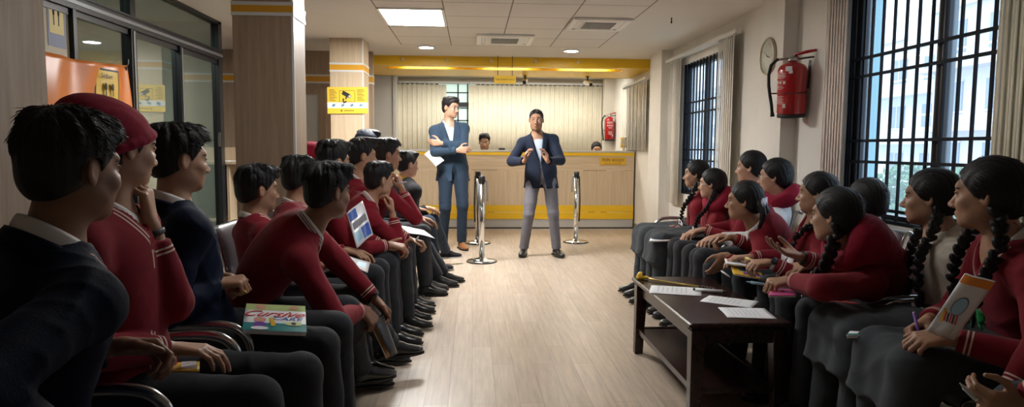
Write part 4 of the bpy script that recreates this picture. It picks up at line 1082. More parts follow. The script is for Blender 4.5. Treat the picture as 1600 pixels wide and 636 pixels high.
# ---- anatomy
def basis(f, up=(0, 0, 1)):
    """columns: right, forward, up"""
    f = nrm(f); r = nrm(np.cross(f, up)); u = np.cross(r, f)
    return np.stack([r, f, u], 1)
def rot_about(v, ax, deg):
    a = math.radians(deg); ax = nrm(ax)
    return v*math.cos(a)+np.cross(ax, v)*math.sin(a)+ax*(ax@v)*(1-math.cos(a))
def ik(S, W, a, b, pole):
    d = W-S; L = np.linalg.norm(d); mx = (a+b)*.985
    if L > mx: W = S+d*(mx/L); L = mx
    if L < abs(a-b)+.02: L = abs(a-b)+.02; W = S+nrm(d)*L
    dn = nrm(W-S); x = (a*a-b*b+L*L)/(2*L); hh = math.sqrt(max(a*a-x*x, 1e-6))
    n_ = np.asarray(pole, float); n_ = nrm(n_-dn*(n_@dn))
    return S+dn*x+n_*hh, W
def head_prims(C, R, s, sub_mouth=True, fat=1.0):
    P = lambda x, y, z: C+R@(A_(x, y, z)*s)
    E = lambda c, r, k, sub=False, Rr=None: EL(P(*c), R if Rr is None else Rr, A_(*r)*s, k*s, sub)
    L_ = [E((0, -.014, .036), (.074, .094, .084), .02), E((0, .022, -.02), (.0585*fat, .068, .082), .03), E((0, .034, -.055), (.052*fat, .052, .052), .03),
          E((0, .066, -.094), (.022, .020, .018), .03), E((.0395*fat, .020, -.066), (.018, .030, .026), .03), E((-.0395*fat, .020, -.066), (.018, .030, .026), .03),
          E((.039, .062, -.024), (.022, .02, .02), .025), E((-.039, .062, -.024), (.022, .02, .02), .025), E((0, .078, .030), (.048, .014, .018), .025)]
    for x in (-1, 1):
        L_.append(E((x*.032, .094, .002), (.021, .016, .0125), .014, True))
    L_ += [RC(P(0, .080, .016), P(0, .107, -.028), .0085*s, .0105*s, .012*s), E((0, .111, -.034), (.0125, .011, .010), .008)]
    for x in (-1, 1):
        L_.append(E((x*.0125, .100, -.038), (.0085, .010, .0075), .006))
        L_.append(E((x*.032, .0735, .001), (.0155, .0140, .0128), .002))
        L_.append(E((x*.032, .0855, .0115), (.018, .006, .0040), .006))
        L_.append(E((x*.032, .0835, -.0100), (.017, .006, .0035), .007))
        Rr = R@np.array(Matrix.Rotation(x*.35, 3, 'Z'))
        L_.append(E((x*.077, -.012, -.003), (.007, .0185, .029), .008, False, Rr))
        L_.append(E((x*.0845, -.006, .0), (.006, .011, .017), .004, True, Rr))
    L_ += [E((0, .0905, -.0625), (.0205, .009, .0058), .006), E((0, .0885, -.0725), (.0175, .009, .0066), .006), E((0, .100, -.0675), (.022, .008, .0016), .003, True)]
    return L_
def face_attr(C, R, s):
    def fn(V):
        q = (V-C)@R/s
        e = lambda c, r: np.sqrt((((q-np.array(c))/np.array(r))**2).sum(1))
        lip = np.minimum(e((0, .098, -.0618), (.0205, .012, .0052)), e((0, .096, -.0725), (.0175, .012, .0062)))
        br = np.full(len(q), 9.0); ew = br.copy(); ir = br.copy()
        for x in (-1, 1):
            for j in range(4):
                br = np.minimum(br, e((x*(.016+.0105*j), .09-.004*j, .0235+(.0025, .0045, .0045, .001)[j]), (.009, .018, (.0040, .0042, .0038, .0026)[j])))
            ew = np.minimum(ew, e((x*.032, .0885, .0008), (.0128, .012, .0056)))
            ir = np.minimum(ir, e((x*.031, .0885, .0012), (.0056, .012, .0056)))
            # lash line
            br = np.minimum(br, np.where(q[:, 1] > .06, e((x*.0325, .089, .0072), (.0150, .014, .0020)), 9))
        return np.stack([lip, br, ew, ir], 1)
    return fn
POSE = {'relax': (22, 30, 18), 'curl': (45, 55, 30), 'fist': (72, 88, 45), 'hold': (55, 50, 25), 'flat': (6, 8, 6), 'open': (12, 22, 14), 'pen': (50, 62, 30), 'cup': (32, 38, 22)}
def hand_prims(W, f, n_, side, s, pose='relax', thumb=0.0, spread=0.0):
    """W wrist, f finger direction, n_ palm facing; side +1 right hand, -1 left"""
    f = nrm(f); n_ = np.asarray(n_, float); n_ = nrm(n_-f*(n_@f)); t = np.cross(f, n_)*side
    a1, a2, a3 = POSE[pose] if isinstance(pose, str) else pose
    out = []
    offs = (.030, .0105, -.0095, -.0280); back = (0, .005, 0, -.011); Ls = (1, 1.1, 1.02, .8)
    for i in range(4):
        K = W+f*(.088+back[i])*s+t*offs[i]*s
        out.append(RC(W+t*offs[i]*.55*s+f*.012*s, K, .0155*s, .0115*s, .012*s))
        d = nrm(f+t*spread*(1.5-i)*.12); ax = np.cross(d, n_)
        p = K; ang = 0
        for L_, r0, r1, a in ((.045*Ls[i], .0098, .0088, a1+(i-1)*3), (.027*Ls[i], .0088, .0078, a2), (.020*Ls[i], .0078, .0068, a3)):
            ang += a; dd = rot_about(d, ax, ang); q = p+dd*L_*s
            fr = .92 if i == 3 else 1
            out.append(RC(p, q, r0*s*fr, r1*s*fr, .0022*s)); p = q
    th = nrm(f*.60+t*(.78-.5*thumb)+n_*(.25+.6*thumb))
    b0 = W+f*.022*s+t*.024*s+n_*.006*s; b1 = b0+th*.044*s
    th2 = nrm(th*.8+f*.45-t*.25*(1+thumb)+n_*.15); b2 = b1+th2*.034*s; th3 = nrm(th2+f*.2-t*.3); b3 = b2+th3*.026*s
    out += [RC(b0, b1, .0165*s, .0118*s, .012*s), RC(b1, b2, .0112*s, .0098*s, .003*s), RC(b2, b3, .0098*s, .0078*s, .003*s)]
    return out
def nrm_rows(v): return v/(np.linalg.norm(v, axis=1)[:, None]+1e-9)
def hair_tufts(o, C, R, s, n, seed, length, width, lift, flow, zmin=-1.0, rnd_=.09):
    """fine locks laid on the hair surface, added to the same mesh"""
    me = o.data; rs = np.random.RandomState(seed)
    N = len(me.vertices); co = np.empty(N*3, np.float32); me.vertices.foreach_get('co', co); co = co.reshape(-1, 3).astype(float)
    no = np.empty(N*3, np.float32); me.vertices.foreach_get('normal', no); no = no.reshape(-1, 3).astype(float)
    ix = rs.choice(N, min(n, N), replace=False)
    p, nn = co[ix], no[ix]
    d = nrm_rows(flow((p-C)@R/s))@R.T+rs.randn(len(p), 3)*rnd_
    d -= nn*np.einsum('ij,ij->i', d, nn)[:, None]; d /= np.linalg.norm(d, axis=1)[:, None]+1e-9
    b = np.cross(d, nn); zl = ((p-C)@R/s)[:, 2]; sh = np.clip((zl-zmin)/.05, .0, 1)
    kp = sh > .05; p, nn, d, b, sh = p[kp], nn[kp], d[kp], b[kp], sh[kp]
    L_ = length*((.6+.8*rs.rand(len(p)))*(.35+.65*sh))[:, None]; w = width*(.6+.8*rs.rand(len(p)))[:, None]
    V = []; 
    for t, lf, ww in ((0, -.002, 1), (.35, lift*.5, 1.0), (.7, lift*.9, .7), (1.0, lift*.75, .12)):
        c = p+d*L_*t+nn*lf
        V += [c-b*w*ww*.5, c+nn*w*ww*.35, c+b*w*ww*.5]
    V = np.stack(V, 1)
    M_ = len(p); base = N+np.arange(M_)[:, None]*12
    F = []
    for k in range(3):
        for j in range(2): F.append(base+np.array([k*3+j, k*3+j+1, k*3+3+j+1, k*3+3+j])[None])
    F = np.concatenate(F)
    Q = np.empty(len(me.loops), np.int32); me.loops.foreach_get('vertex_index', Q)
    return np.concatenate([co, V.reshape(-1, 3)]), np.concatenate([Q.reshape(-1, 4), F])
ZB = ([-.12, -.07, -.02, .005, .02, .045, .06, .075, .12], [-.066, -.062, -.030, -.004, .000, .034, .064, .076, .084])     # boys: hairline height along the head
ZG = ([-.12, -.07, -.03, .0, .02, .045, .06, .075, .12], [-.085, -.080, -.045, .0, .012, .040, .058, .076, .086])           # girls: hair drawn back over the ears
def make_hair(root, C, R, s, h, style='short', seed=0, tufts=0, vol=1.0, fringe=0.0):
    P = lambda x, y, z: C+R@(A_(x, y, z)*s)
    rs = np.random.RandomState(seed)
    girl = style in ('girl',)
    if girl:
        th = .013*vol
        pr = [EL(P(0, -.014, .036), R, A_(.074+th, .094+th, .084+th*1.15)*s, .02), EL(P(0, -.045, -.02), R, A_(.066+th*.6, .060+th*.6, .062)*s, .03*s)]
    else:
        th = .0050
        pr = [EL(P(0, -.014, .036), R, A_(.074+th, .094+th, .084+th)*s, .02), EL(P(0, -.048, -.016), R, A_(.062+th*.6, .058+th*.5, .058)*s, .03*s)]
    if style == 'short':
        pr.append(EL(P(0, -.006, .070), R, A_(.0725+.006*vol, .094+.006*vol, .054+.018*vol)*s, .035*s))
        pr.append(EL(P(0, .055, .092), R, A_(.054, .042, .024+.010*vol)*s, .035*s))
        for i in range(7): pr.append(EL(P(rs.uniform(-.055, .055), rs.uniform(-.07, .08), .104+.012*vol+rs.uniform(-.006, .006)), R, A_(.026, .032, .016)*s*vol, .018*s))
    if fringe: 
        for i in range(5):
            x = -.05+.025*i; pr.append(RC(P(x, .055, .10), P(x*1.08+.004*((i*7) % 3), .092-abs(x)*.35, .10-.055*fringe), .022*s, .010*s, .014*s))
    zx, zy = ZG if girl else ZB
    drop = .02*fringe
    def cut(p, d):
        q = (p-C)@R/s
        zl = np.interp(q[:, 1], zx, zy)
        if fringe: zl = np.where(q[:, 1] > .05, zl-.035*fringe, zl)
        if girl: zl = zl-.010*np.abs(q[:, 0])/.07*(q[:, 1] > 0)
        c = (zl-q[:, 2])*s*.8
        if not girl:   # keep the ears free
            e = np.sqrt((((np.abs(q)-np.array([.085, 0, 0]))*np.array([1, 0, 0])/.05)**2).sum(1)+((q[:, 1]+.008)/.026)**2+((q[:, 2]+.004)/.036)**2)
            c = np.maximum(c, (1-e)*.02*s)
        return np.maximum(d, c)
    def clump(p, d):
        q = (p-C)@R/s; a = np.arctan2(q[:, 0], q[:, 1]+.03); r_ = np.sqrt(q[:, 0]**2+(q[:, 1]+.03)**2)
        if girl: return d+.0012*s*np.sin(q[:, 0]*420+3*np.sin(q[:, 2]*30))*(np.abs(q[:, 0]) > .006)+.004*s*np.exp(-(q[:, 0]/.004)**2)*(q[:, 2] > .06)
        return d+.0035*s*vol*np.sin(a*11+r_*40+seed)*np.clip(r_*14, 0, 1)*np.clip((q[:, 2]-.03)/.05, 0, 1)+.0016*s*np.sin(a*23-r_*90+seed*2)*np.clip((q[:, 2]-.0)/.05, .25, 1)
    pr.append(FN(clump, (-99,)*3, (99,)*3)); pr.append(FN(cut, (-99,)*3, (99,)*3))
    V, Q = surface(pr, h)
    def flow(V):
        q = (V-C)@R/s
        if girl: return np.stack([q[:, 0]*90, np.sqrt(q[:, 1]**2+q[:, 2]**2)*220, q[:, 2]*20, np.ones(len(q))], 1)[:, [1, 0, 2, 3]]*np.array([.1, 4, .3, 1])
        a = np.arctan2(q[:, 0], q[:, 1]+.03)
        return np.stack([a*28, np.sqrt((q**2).sum(1))*10, q[:, 2]*30, np.ones(len(q))], 1)
    o = mesh_obj('hair', V, Q, HAIR, root, {'flow': flow})
    if tufts:
        def fl(q):
            if girl: return np.stack([q[:, 0]*0, -np.ones(len(q)), -.6*np.ones(len(q))], 1)
            return np.stack([q[:, 0]*7, .45+(q[:, 1]+.02)*9, -.55*np.ones(len(q))], 1)
        V2, Q2 = hair_tufts(o, C, R, s, int(tufts*.3) if girl else tufts, seed, (.030 if girl else .024)*s, (.0026 if girl else .0036)*s, (.0010 if girl else .0008)*s*vol, fl, -.2 if girl else .035, .03 if girl else .09)
        old = o.data; bpy.data.objects.remove(o); bpy.data.meshes.remove(old)
        o = mesh_obj('hair', V2, Q2, HAIR, root, {'flow': flow}, main=False)
    return o
def braid(root, pts, r, name='braid'):
    P = smooth_path([tuple(p) for p in pts], 10); P = [np.array(p) for p in P]
    L_ = [0]
    for i in range(1, len(P)): L_.append(L_[-1]+np.linalg.norm(P[i]-P[i-1]))
    n = max(3, int(L_[-1]/(r*.80))); pr = []
    for i in range(n):
        t = L_[-1]*i/n; k = min(np.searchsorted(L_, t), len(P)-2); d = nrm(P[k+1]-P[k])
        sd = nrm(np.cross(d, (0.3, 0.8, 0.2))); rr = r*(1-.35*i/n); c = P[k]+sd*rr*.42*(1 if i % 2 else -1)
        B_ = basis(nrm(d+sd*(.75 if i % 2 == 0 else -.75)), np.cross(d, sd))
        pr.append(EL(c, B_, A_(rr*.70, rr*1.25, rr*.85), r*.10))
    d = nrm(P[-1]-P[-3])
    pr.append(RC(P[-1], P[-1]+d*r*2.6, r*.5, r*.22, r*.2))
    V, Q = surface(pr, max(.0032, r*.16))
    return mesh_obj(name, V, Q, HAIR, root, {'flow': lambda V: np.concatenate([V*140, np.ones((len(V), 1))], 1)}, main=False)
def bow(root, c, fwd, s, m=None, name='ribbon'):
    R = basis(nrm(fwd)); b = MB()
    for x in (-1, 1):
        def lobe(u, v, x=x):
            w = .030*s*math.sin(math.pi*min(1, u*.9+.08))**.7+.004*s
            return Vector(c+R@A_(x*(.006*s+.055*s*u), .012*s*math.sin(u*3), (v-.5)*2*w+.012*s*u*x*.5))
        b.grid(lobe, 8, 4)
        def tail(u, v, x=x): return Vector(c+R@A_(x*(.006+.022*u)*s+(v-.5)*.020*s, .004*s, -.065*s*u))
        b.grid(tail, 4, 2)
    b.tube([Vector(c-R[:, 0]*.009*s), Vector(c+R[:, 0]*.009*s)], .010*s, 8)
    return b.build(name, m or RIBBON, root, solid=.002*s)
def collar(root, N, up, fwd, r, m, h=.042, drop=.035, gap=.34, lean=.55, name='shirt_collar', tip=.035):
    """folded shirt collar: stand and fall, open at the throat; edge attribute runs from its outer border"""
    R = basis(nrm(fwd-up*(nrm(fwd)@up)), up); V = []; Q = []; ed = []
    n, mrow = 40, 7
    for i in range(n+1):
        a = gap+(2*math.pi-2*gap)*i/n; ca, sa = math.cos(a), math.sin(a)
        front = max(0, ca)**2
        for j in range(mrow+1):
            t = j/mrow
            if t < .35: rr = r*(1+.05*t); z = h*(t/.35)*(1-.25*front)
            else:
                q = (t-.35)/.65; rr = r*(1.03+(.15+.20*front)*q); z = h*(1-.25*front)-(h*.65+drop*(.35+.65*max(0, ca*.5+.5))+tip*max(0, ca-.55)/.45)*q+.006*math.sin(q*math.pi)
            V.append(N+R@A_(sa*rr*1.05, ca*rr*1.08-front*0, z+lean*ca*-.06))
            ed.append((1-t)*(h+drop))
    V = np.array(V); ed = np.array(ed)
    for i in range(n):
        for j in range(mrow): Q.append((i*(mrow+1)+j, (i+1)*(mrow+1)+j, (i+1)*(mrow+1)+j+1, i*(mrow+1)+j+1))
    o = mesh_obj(name, V, np.array(Q), m, root, {'edge': lambda v: ed}, main=False)
    b = o.modifiers.new('solid', 'SOLIDIFY'); b.thickness = .003; b.offset = 0
    return o
def shoe(root, ank, toe_dir, s, m=None, sole=None, h=.006, pitch=0.0):
    """ank: ankle joint about 8 cm above the ground"""
    f = nrm(A_(toe_dir[0], toe_dir[1], -pitch)); R = basis(f); g = ank-R[:, 2]*.078*s
    P = lambda x, y, z: g+R@(A_(x, y, z)*s)
    E = lambda c, r, k=.02: EL(P(*c), R, A_(*r)*s, k*s)
    up = [E((0, -.022, .040), (.036, .045, .042)), E((0, .06, .034), (.040, .065, .030), .03), E((0, .125, .026), (.043, .060, .023), .03), E((0, .03, .055), (.030, .050, .030), .03), RC(P(0, -.012, .05), P(0, -.008, .092), .036*s, .037*s, .02*s)]
    def flat(p, d): z = ((p-g)@R[:, 2])/s; return np.maximum(d, (.008-z)*s)
    up.append(FN(flat, (-99,)*3, (99,)*3))
    V, Q = surface(up, h); sh = mesh_obj('shoe', V, Q, m or LEATHER, root)
    b = MB(); pr = []
    for k in range(28):
        a = 2*math.pi*k/28; y = math.cos(a); x = math.sin(a)
        yy = .055+.137*y; w = (.046 if y > 0 else .038)*(1-.25*max(0, y-.6))
        pr.append((x*w*(1.05), yy))
    vs = [Vector(P(x, y, .0)) for x, y in pr]+[Vector(P(x, y, .012)) for x, y in pr]
    b.add(vs, [tuple(range(27, -1, -1)), tuple(28+i for i in range(28))]+[(i, (i+1) % 28, 28+(i+1) % 28, 28+i) for i in range(28)])
    hb = [(x*.9, y) for x, y in pr if y < .02]
    b.box((-.034*s, -.068*s, -.0*s), (.034*s, .0, .018*s), 0, Matrix.Translation(Vector(g)) @ Matrix(((R[0,0],R[0,1],R[0,2]),(R[1,0],R[1,1],R[1,2]),(R[2,0],R[2,1],R[2,2]))).to_4x4())
    child(b.build('sole', sole or SOLE), sh)
    if m is None or m is LEATHER:
        l = MB()
        for j in range(3): l.tube([Vector(P(-.018, .045+.018*j, .073-.006*j)), Vector(P(0, .047+.018*j, .081-.008*j)), Vector(P(.018, .045+.018*j, .073-.006*j))], .0025*s, 6)
        child(l.build('laces', BLACKC), sh)
    return sh
def watch(root, W, fdir, n_, rad, m=None, dial=None):
    f = nrm(fdir); b = MB()
    T = frame(Vector(W), Vector(np.cross(f, n_)), Vector(nrm(n_)))
    u, v = np.cross(f, nrm(n_)), nrm(n_)
    pts = [Vector(W+u*rad*1.12*math.cos(a)+v*rad*.92*math.sin(a)) for a in np.linspace(0, 2*math.pi, 20)[:-1]]
    b.tube(pts, .009, 8, closed=True, flat=.35, up=tuple(f))
    o = b.build('wristwatch', m or M['black_plastic'], root)
    c = W+v*rad*.98
    T = frame(Vector(c), Vector(u), Vector(f)); 
    s_ = 1 if T.to_3x3().col[2].dot(Vector(v)) > 0 else -1
    child(MB().lathe([(0, -.005*s_), (.018, -.004*s_), (.019, .004*s_), (.015, .006*s_), (0, .006*s_)], 20, 0, T).build('watch_case', dial or M['black_plastic']), o)
    return o
def glasses(root, C, R, s, m=None):
    P = lambda x, y, z: Vector(C+R@(A_(x, y, z)*s)); b = MB()
    for x in (-1, 1):
        b.tube([P(x*.033+.023*math.cos(a)*1.05, .104-.006*abs(x*.033+.023*math.cos(a))/.05, .001+.018*math.sin(a)) for a in np.linspace(0, 2*math.pi, 18)[:-1]], .0014*s, 6, closed=True)
        b.tube([P(x*.057, .097, .005), P(x*.076, .06, .008), P(x*.081, -.005, .006)], .0014*s, 6)
    b.tube([P(-.009, .105, .004), P(0, .108, .006), P(.009, .105, .004)], .0014*s, 6)
    return b.build('glasses', m or M['black_plastic'], root)

def person(label, hip, head, chest=None, look=(0.35, 7.6, 1.45), tilt=0.0, s=1.0, skin='mid', group=None,
           hands=None, knees=None, feet=None, top='sweater', top_m=None, bottom='trousers', bottom_m=None, shoe_m=None, sole_m=None,
           hair='short', hair_kw=None, h=.006, collar_m=None, sex='m', stand=False, sk=1.0, hood=None, elbow=None, toe=None, fat=1.0, bow_=.0, headless=False, roll=0.0, seed=0, torso_w=1.0, vopen=None, prof=None, nod=-.03):
    """one figure: joints from the hip, the head and the hand/foot targets; body and clothes are sculpted around them"""
    hip = A_(*hip); head = A_(*head)
    root = empty('person', (hip[0], hip[1], 0.0), label, 'person', group)
    look = A_(*look)
    if prof is not None:    # turn of the head against the line from the hall's near end to the figure
        los = nrm(A_(head[0], head[1], 0)); sg = -1 if head[0] < 0 else 1
        look = head+rot_about(los, A_(0, 0, 1), sg*prof)+A_(0, 0, nod)
    f = nrm(look-head); f = nrm(A_(f[0], f[1], f[2]*.8-tilt)); R = basis(f)
    if roll: R = np.stack([rot_about(R[:, 0], f, roll), f, rot_about(R[:, 2], f, roll)], 1)
    hs = .97*s**.5 if sex == 'm' else .95*s**.5
    hs *= sk
    spine0 = nrm(head-hip)
    N = head-(R[:, 2]*.55+spine0*.45)*.150*s-f*.030
    U = nrm(N-hip)
    kn = [A_(*k) for k in knees] if knees is not None else None
    bodyf = nrm(((kn[0]+kn[1])/2-hip)*A_(1, 1, 0)) if kn is not None and not stand else nrm(A_(math.sin(math.radians(chest or 0)), math.cos(math.radians(chest or 0)), 0))
    cf = nrm(A_(math.sin(math.radians(chest)), math.cos(math.radians(chest)), 0)) if chest is not None else nrm(bodyf+.35*nrm(f*A_(1, 1, 0)))
    Rp = basis(nrm(bodyf-U*(bodyf@U)*.6), U); Rc = basis(nrm(cf-U*(cf@U)), U)
    Rw = basis(nrm(Rp[:, 1]+Rc[:, 1]), U)
    T_ = np.linalg.norm(N-hip)
    bk = Rc[:, 1]*-bow_
    w = s*torso_w*(1.0 if sex == 'm' else .92)
    shw = .172*w
    Cc = hip+U*T_*.70+bk; Cw = hip+U*T_*.36+bk*.8
    SH = [N-U*.088*s+Rc[:, 0]*x*shw+bk*.3+Rc[:, 1]*(-.008) for x in (1, -1)]        # right, left
    ua, fa = .285*s, .245*s
    EB, WR, HD = [], [], []
    hands = hands or [None, None]
    for i, x in enumerate((1, -1)):
        hd = hands[i] or {}
        if 'w' in hd: W = A_(*hd['w'])
        elif kn is not None and not stand: W = hip*.38+kn[i]*.62+A_(0, 0, .125*s)-Rp[:, 0]*x*.02; hd = dict(hd, f=nrm(kn[i]-hip)+A_(0, 0, -.15)); hands[i] = hd
        else: W = SH[i]+A_(0, 0, -.42*s)+Rc[:, 1]*.2*s
        pole = A_(*hd['pole']) if 'pole' in hd else -Rc[:, 1]*.6+A_(0, 0, -.8)+Rc[:, 0]*x*(.45 if 'w' in hd else .12)
        e, W = ik(SH[i], W, ua, fa, pole)
        EB.append(e); WR.append(W); HD.append(hd)
    HP = [hip+Rp[:, 0]*x*.088*s for x in (1, -1)]
    th, sh_ = (.43*s, .415*s)
    KN, AN = [], []
    for i in range(2):
        if stand:
            an = A_(*feet[i]); k, an = ik(HP[i], an, .45*s, .43*s, Rp[:, 1]); KN.append(k); AN.append(an)
        else:
            k = HP[i]+nrm(kn[i]-HP[i])*min(np.linalg.norm(kn[i]-HP[i]), th*1.12); KN.append(k)
            if feet is not None and feet[i] is not None: an = A_(*feet[i])
            else: an = A_(k[0]+bodyf[0]*.03, k[1]+bodyf[1]*.03, .085)
            d = an-k; l = np.linalg.norm(d)
            if l > sh_*1.25: an = k+d/l*sh_*1.25
            AN.append(an)
    # ---- body: one continuous surface
    sm = SKIN[skin]; b = [] if headless else head_prims(head, R, hs, fat=fat)
    b += [RC(head+R@A_(0, -.022, -.045)*hs, N-U*.02, .050*hs, .060*s, .03), RC(N-U*.085*s-Rc[:, 0]*.09*s, N-U*.085*s+Rc[:, 0]*.09*s, .040*s, .040*s, .05)]
    b += [EL(Cc, Rc, A_(.125*w, .085*s, .15*s), .05), EL(Cw, Rw, A_(.110*w, .080*s, .13*s), .05), EL(hip+U*.02, Rp, A_(.125*w, .09*s, .09*s), .05)]
    for i, x in enumerate((1, -1)):
        b += [RC(SH[i], EB[i], .040*s, .034*s, .03), RC(EB[i], WR[i], .036*s, .0245*s, .012)]
        hd = HD[i]; fd = nrm(WR[i]-EB[i])
        if 'f' in hd: fd = nrm(hd['f'])
        nn_ = A_(*hd['n']) if 'n' in hd else A_(0, 0, -1)
        b += hand_prims(WR[i]+nrm(WR[i]-EB[i])*.012, fd, nn_, x, s*.98*hd.get('hs', 1), hd.get('pose', 'relax'), hd.get('thumb', 0), hd.get('spread', 0))
        b += [RC(HP[i], KN[i], .06*s, .045*s, .04), RC(KN[i], AN[i], .045*s, .032*s, .02)]
    feat = face_attr(head, R, hs)
    sculpt('body', b, h, sm, root, {'feat': feat})
    # ---- clothes
    hc = max(h, .006)*1.25
    infl = {'sweater': .020, 'jacket': .030, 'blazer': .021, 'shirt': .014}[top]
    tm = top_m or MAROON
    t = [EL(Cc-U*.012*s, Rc, A_(.138*w+infl, .092*s+infl, .155*s+infl), .06), EL(Cw, Rw, A_(.126*w+infl, .090*s+infl, .14*s+infl), .06), EL(hip+U*.045, Rp, A_(.142*w+infl, .105*s+infl, .085*s+infl), .05)]
    t += [RC(SH[0]-U*.02, SH[1]-U*.02, .050*s+infl*.5, .050*s+infl*.5, .05)]
    for i in range(2): t.append(RC(N-U*.040*s, SH[i]+U*.004, .046*s+infl*.4, .040*s+infl*.5, .04))
    if stand and top == 'blazer':
        t += [RC(hip+U*.10, hip-A_(0, 0, .24*s),   .164*w, .222*w, .06, flat=(Rp[:, 1], 1.55))]
    sl = []
    for i in range(2):
        hd = HD[i]; c0 = hd.get('cuff', .012)
        wend = WR[i]-nrm(WR[i]-EB[i])*c0
        t += [RC(SH[i], EB[i], .047*s+infl*.6, .040*s+infl*.7, .035)]
        rw = (.0305*s+infl*.35) if top in ('sweater', 'shirt') else (.032*s+infl*.45)
        t += [RC(EB[i], wend, .041*s+infl*.7, rw, .015, cut=True)]
        sl.append((wend, nrm(WR[i]-EB[i])))
    am = {'sweater': .0045, 'jacket': .0065, 'blazer': .0028, 'shirt': .0045}[top]
    t.append(fold_disp(seed*7+3, am, .085))
    R1 = basis(nrm(Rc[:, 1]), U)
    vlen = {'sweater': .13, 'jacket': .07, 'blazer': .26, 'shirt': .05}[top]*s
    ZO = {'sweater': ([-.125, -.02, .1], [-.02, .052, .06]), 'jacket': ([-.09, -.02, .1], [-.02, .050, .06]), 'shirt': ([-.07, -.01, .1], [-.02, .036, .05]),
          'blazer': ([-.70, -.52, -.36, -.30, -.02, .1], [.05, .022, .006, .008, .066, .07])}[top]
    if vopen: ZO = vopen
    def vd(p):
        q = (p-N)@Rc/s
        return (np.abs(q[:, 0])-np.interp(q[:, 2], *ZO))*.85*s, q
    def vcut(p, d):
        e, q = vd(p); return np.maximum(d, -np.maximum(e, (.012-q[:, 1])*s))
    neckp = FN(vcut, (-99,)*3, (99,)*3)
    neck2 = RC(N+U*.12, N-U*.022*s+Rc[:, 1]*.012, .062*s, .060*s, .01, sub=True)
    t += [neck2]
    zhem = hip[2]-.10*s if not stand else hip[2]-.13*s
    if not stand:
        def hem(p, d): return np.maximum(d, ((hip-U*.055*s)-p)@U)
    else:
        zh = hip[2]-(.150*s if top == 'blazer' else .02)
        def hem(p, d): return np.maximum(d, zh-p[:, 2])
    t.append(FN(hem, (-99,)*3, (99,)*3)); t.append(neckp)
    # sleeves stay whole below the hem
    for i in range(2):
        wend, dr = sl[i]; rw = (.0305*s+infl*.35) if top in ('sweater', 'shirt') else (.032*s+infl*.45)
        t += [RC(EB[i], wend, .041*s+infl*.7, rw, .004, cut=True), RC(EB[i]+(SH[i]-EB[i])*.5, EB[i], .042*s+infl*.7, .040*s+infl*.7, .004)]
    def edge(V):
        e = np.full(len(V), .5); arm = np.zeros(len(V), bool)
        for wend, dr in sl:
            q = V-wend; a = -(q@dr); rad = np.linalg.norm(q+a[:, None]*dr, axis=1)
            e = np.where((a > -.01) & (a < .12) & (rad < .056*s), np.minimum(e, a), e); arm |= (a > -.02) & (a < .22) & (rad < .062*s)
        if top != 'blazer':
            dT = np.minimum.reduce([q.d(V) for q in t[:4]])
            ev, qv = vd(V); e = np.minimum(e, np.maximum(ev, 0)+.004+np.where((np.abs(qv[:, 2]+.03) > .17) | (qv[:, 1] < .012) | (dT > .016) | arm, .5, 0))
            if not stand: e = np.minimum(e, np.where((np.linalg.norm(V-hip, axis=1) < .30*s) & (dT < .012) & ~arm, np.abs((V-(hip-U*.055*s))@U), .5))
        return e
    names = {'sweater': 'sweater', 'jacket': 'jacket', 'blazer': 'suit_jacket', 'shirt': 'shirt'}
    sculpt(names[top], t, hc, tm, root, {'edge': edge}, amp=am*2)
    if top in ('sweater', 'jacket', 'blazer'):
        cm = collar_m or COLLAR
        u = [EL(Cc-U*(.020 if top == 'blazer' else .028)*s, Rc, A_(.128*w, .088*s+infl*.55, (.162 if top == 'blazer' else .157)*s), .04), RC(N-U*.11+Rc[:, 1]*.012, N-U*.068+Rc[:, 1]*.006, .056*s, .050*s, .03), EL(Cw, Rw, A_(.115*w, .086*s+infl*.5, .15*s), .04)]
        if top == 'blazer': u += [EL(hip+U*.06, Rp, A_(.125*w, .098*s+infl*.4, .1*s), .04)]
        u.append(RC(N+U*.16, N-U*.01+Rc[:, 1]*.03, .05*s, .047*s, .01, sub=True))
        sculpt('shirt', u, max(hc, .009), cm if cm is not COLLAR_ST else COLLAR, root)
    if hood is None and collar_m is not False:
        upc = nrm(U*.6+nrm(head-N)*.5)
        collar(root, N-U*.026*s, upc, nrm(Rc[:, 1]*.6+f*.4), (.066 if top == 'jacket' else .061)*s, collar_m or COLLAR, h=(.046 if top == 'jacket' else .033)*s, drop=.026*s)
    if top == 'jacket':
        upc = nrm(U*.7+nrm(head-N)*.4)
        collar(root, N-U*.046*s, upc, Rc[:, 1], .080*s, tm, h=.040*s, drop=.040*s, gap=.42, name='jacket_collar', tip=.05)
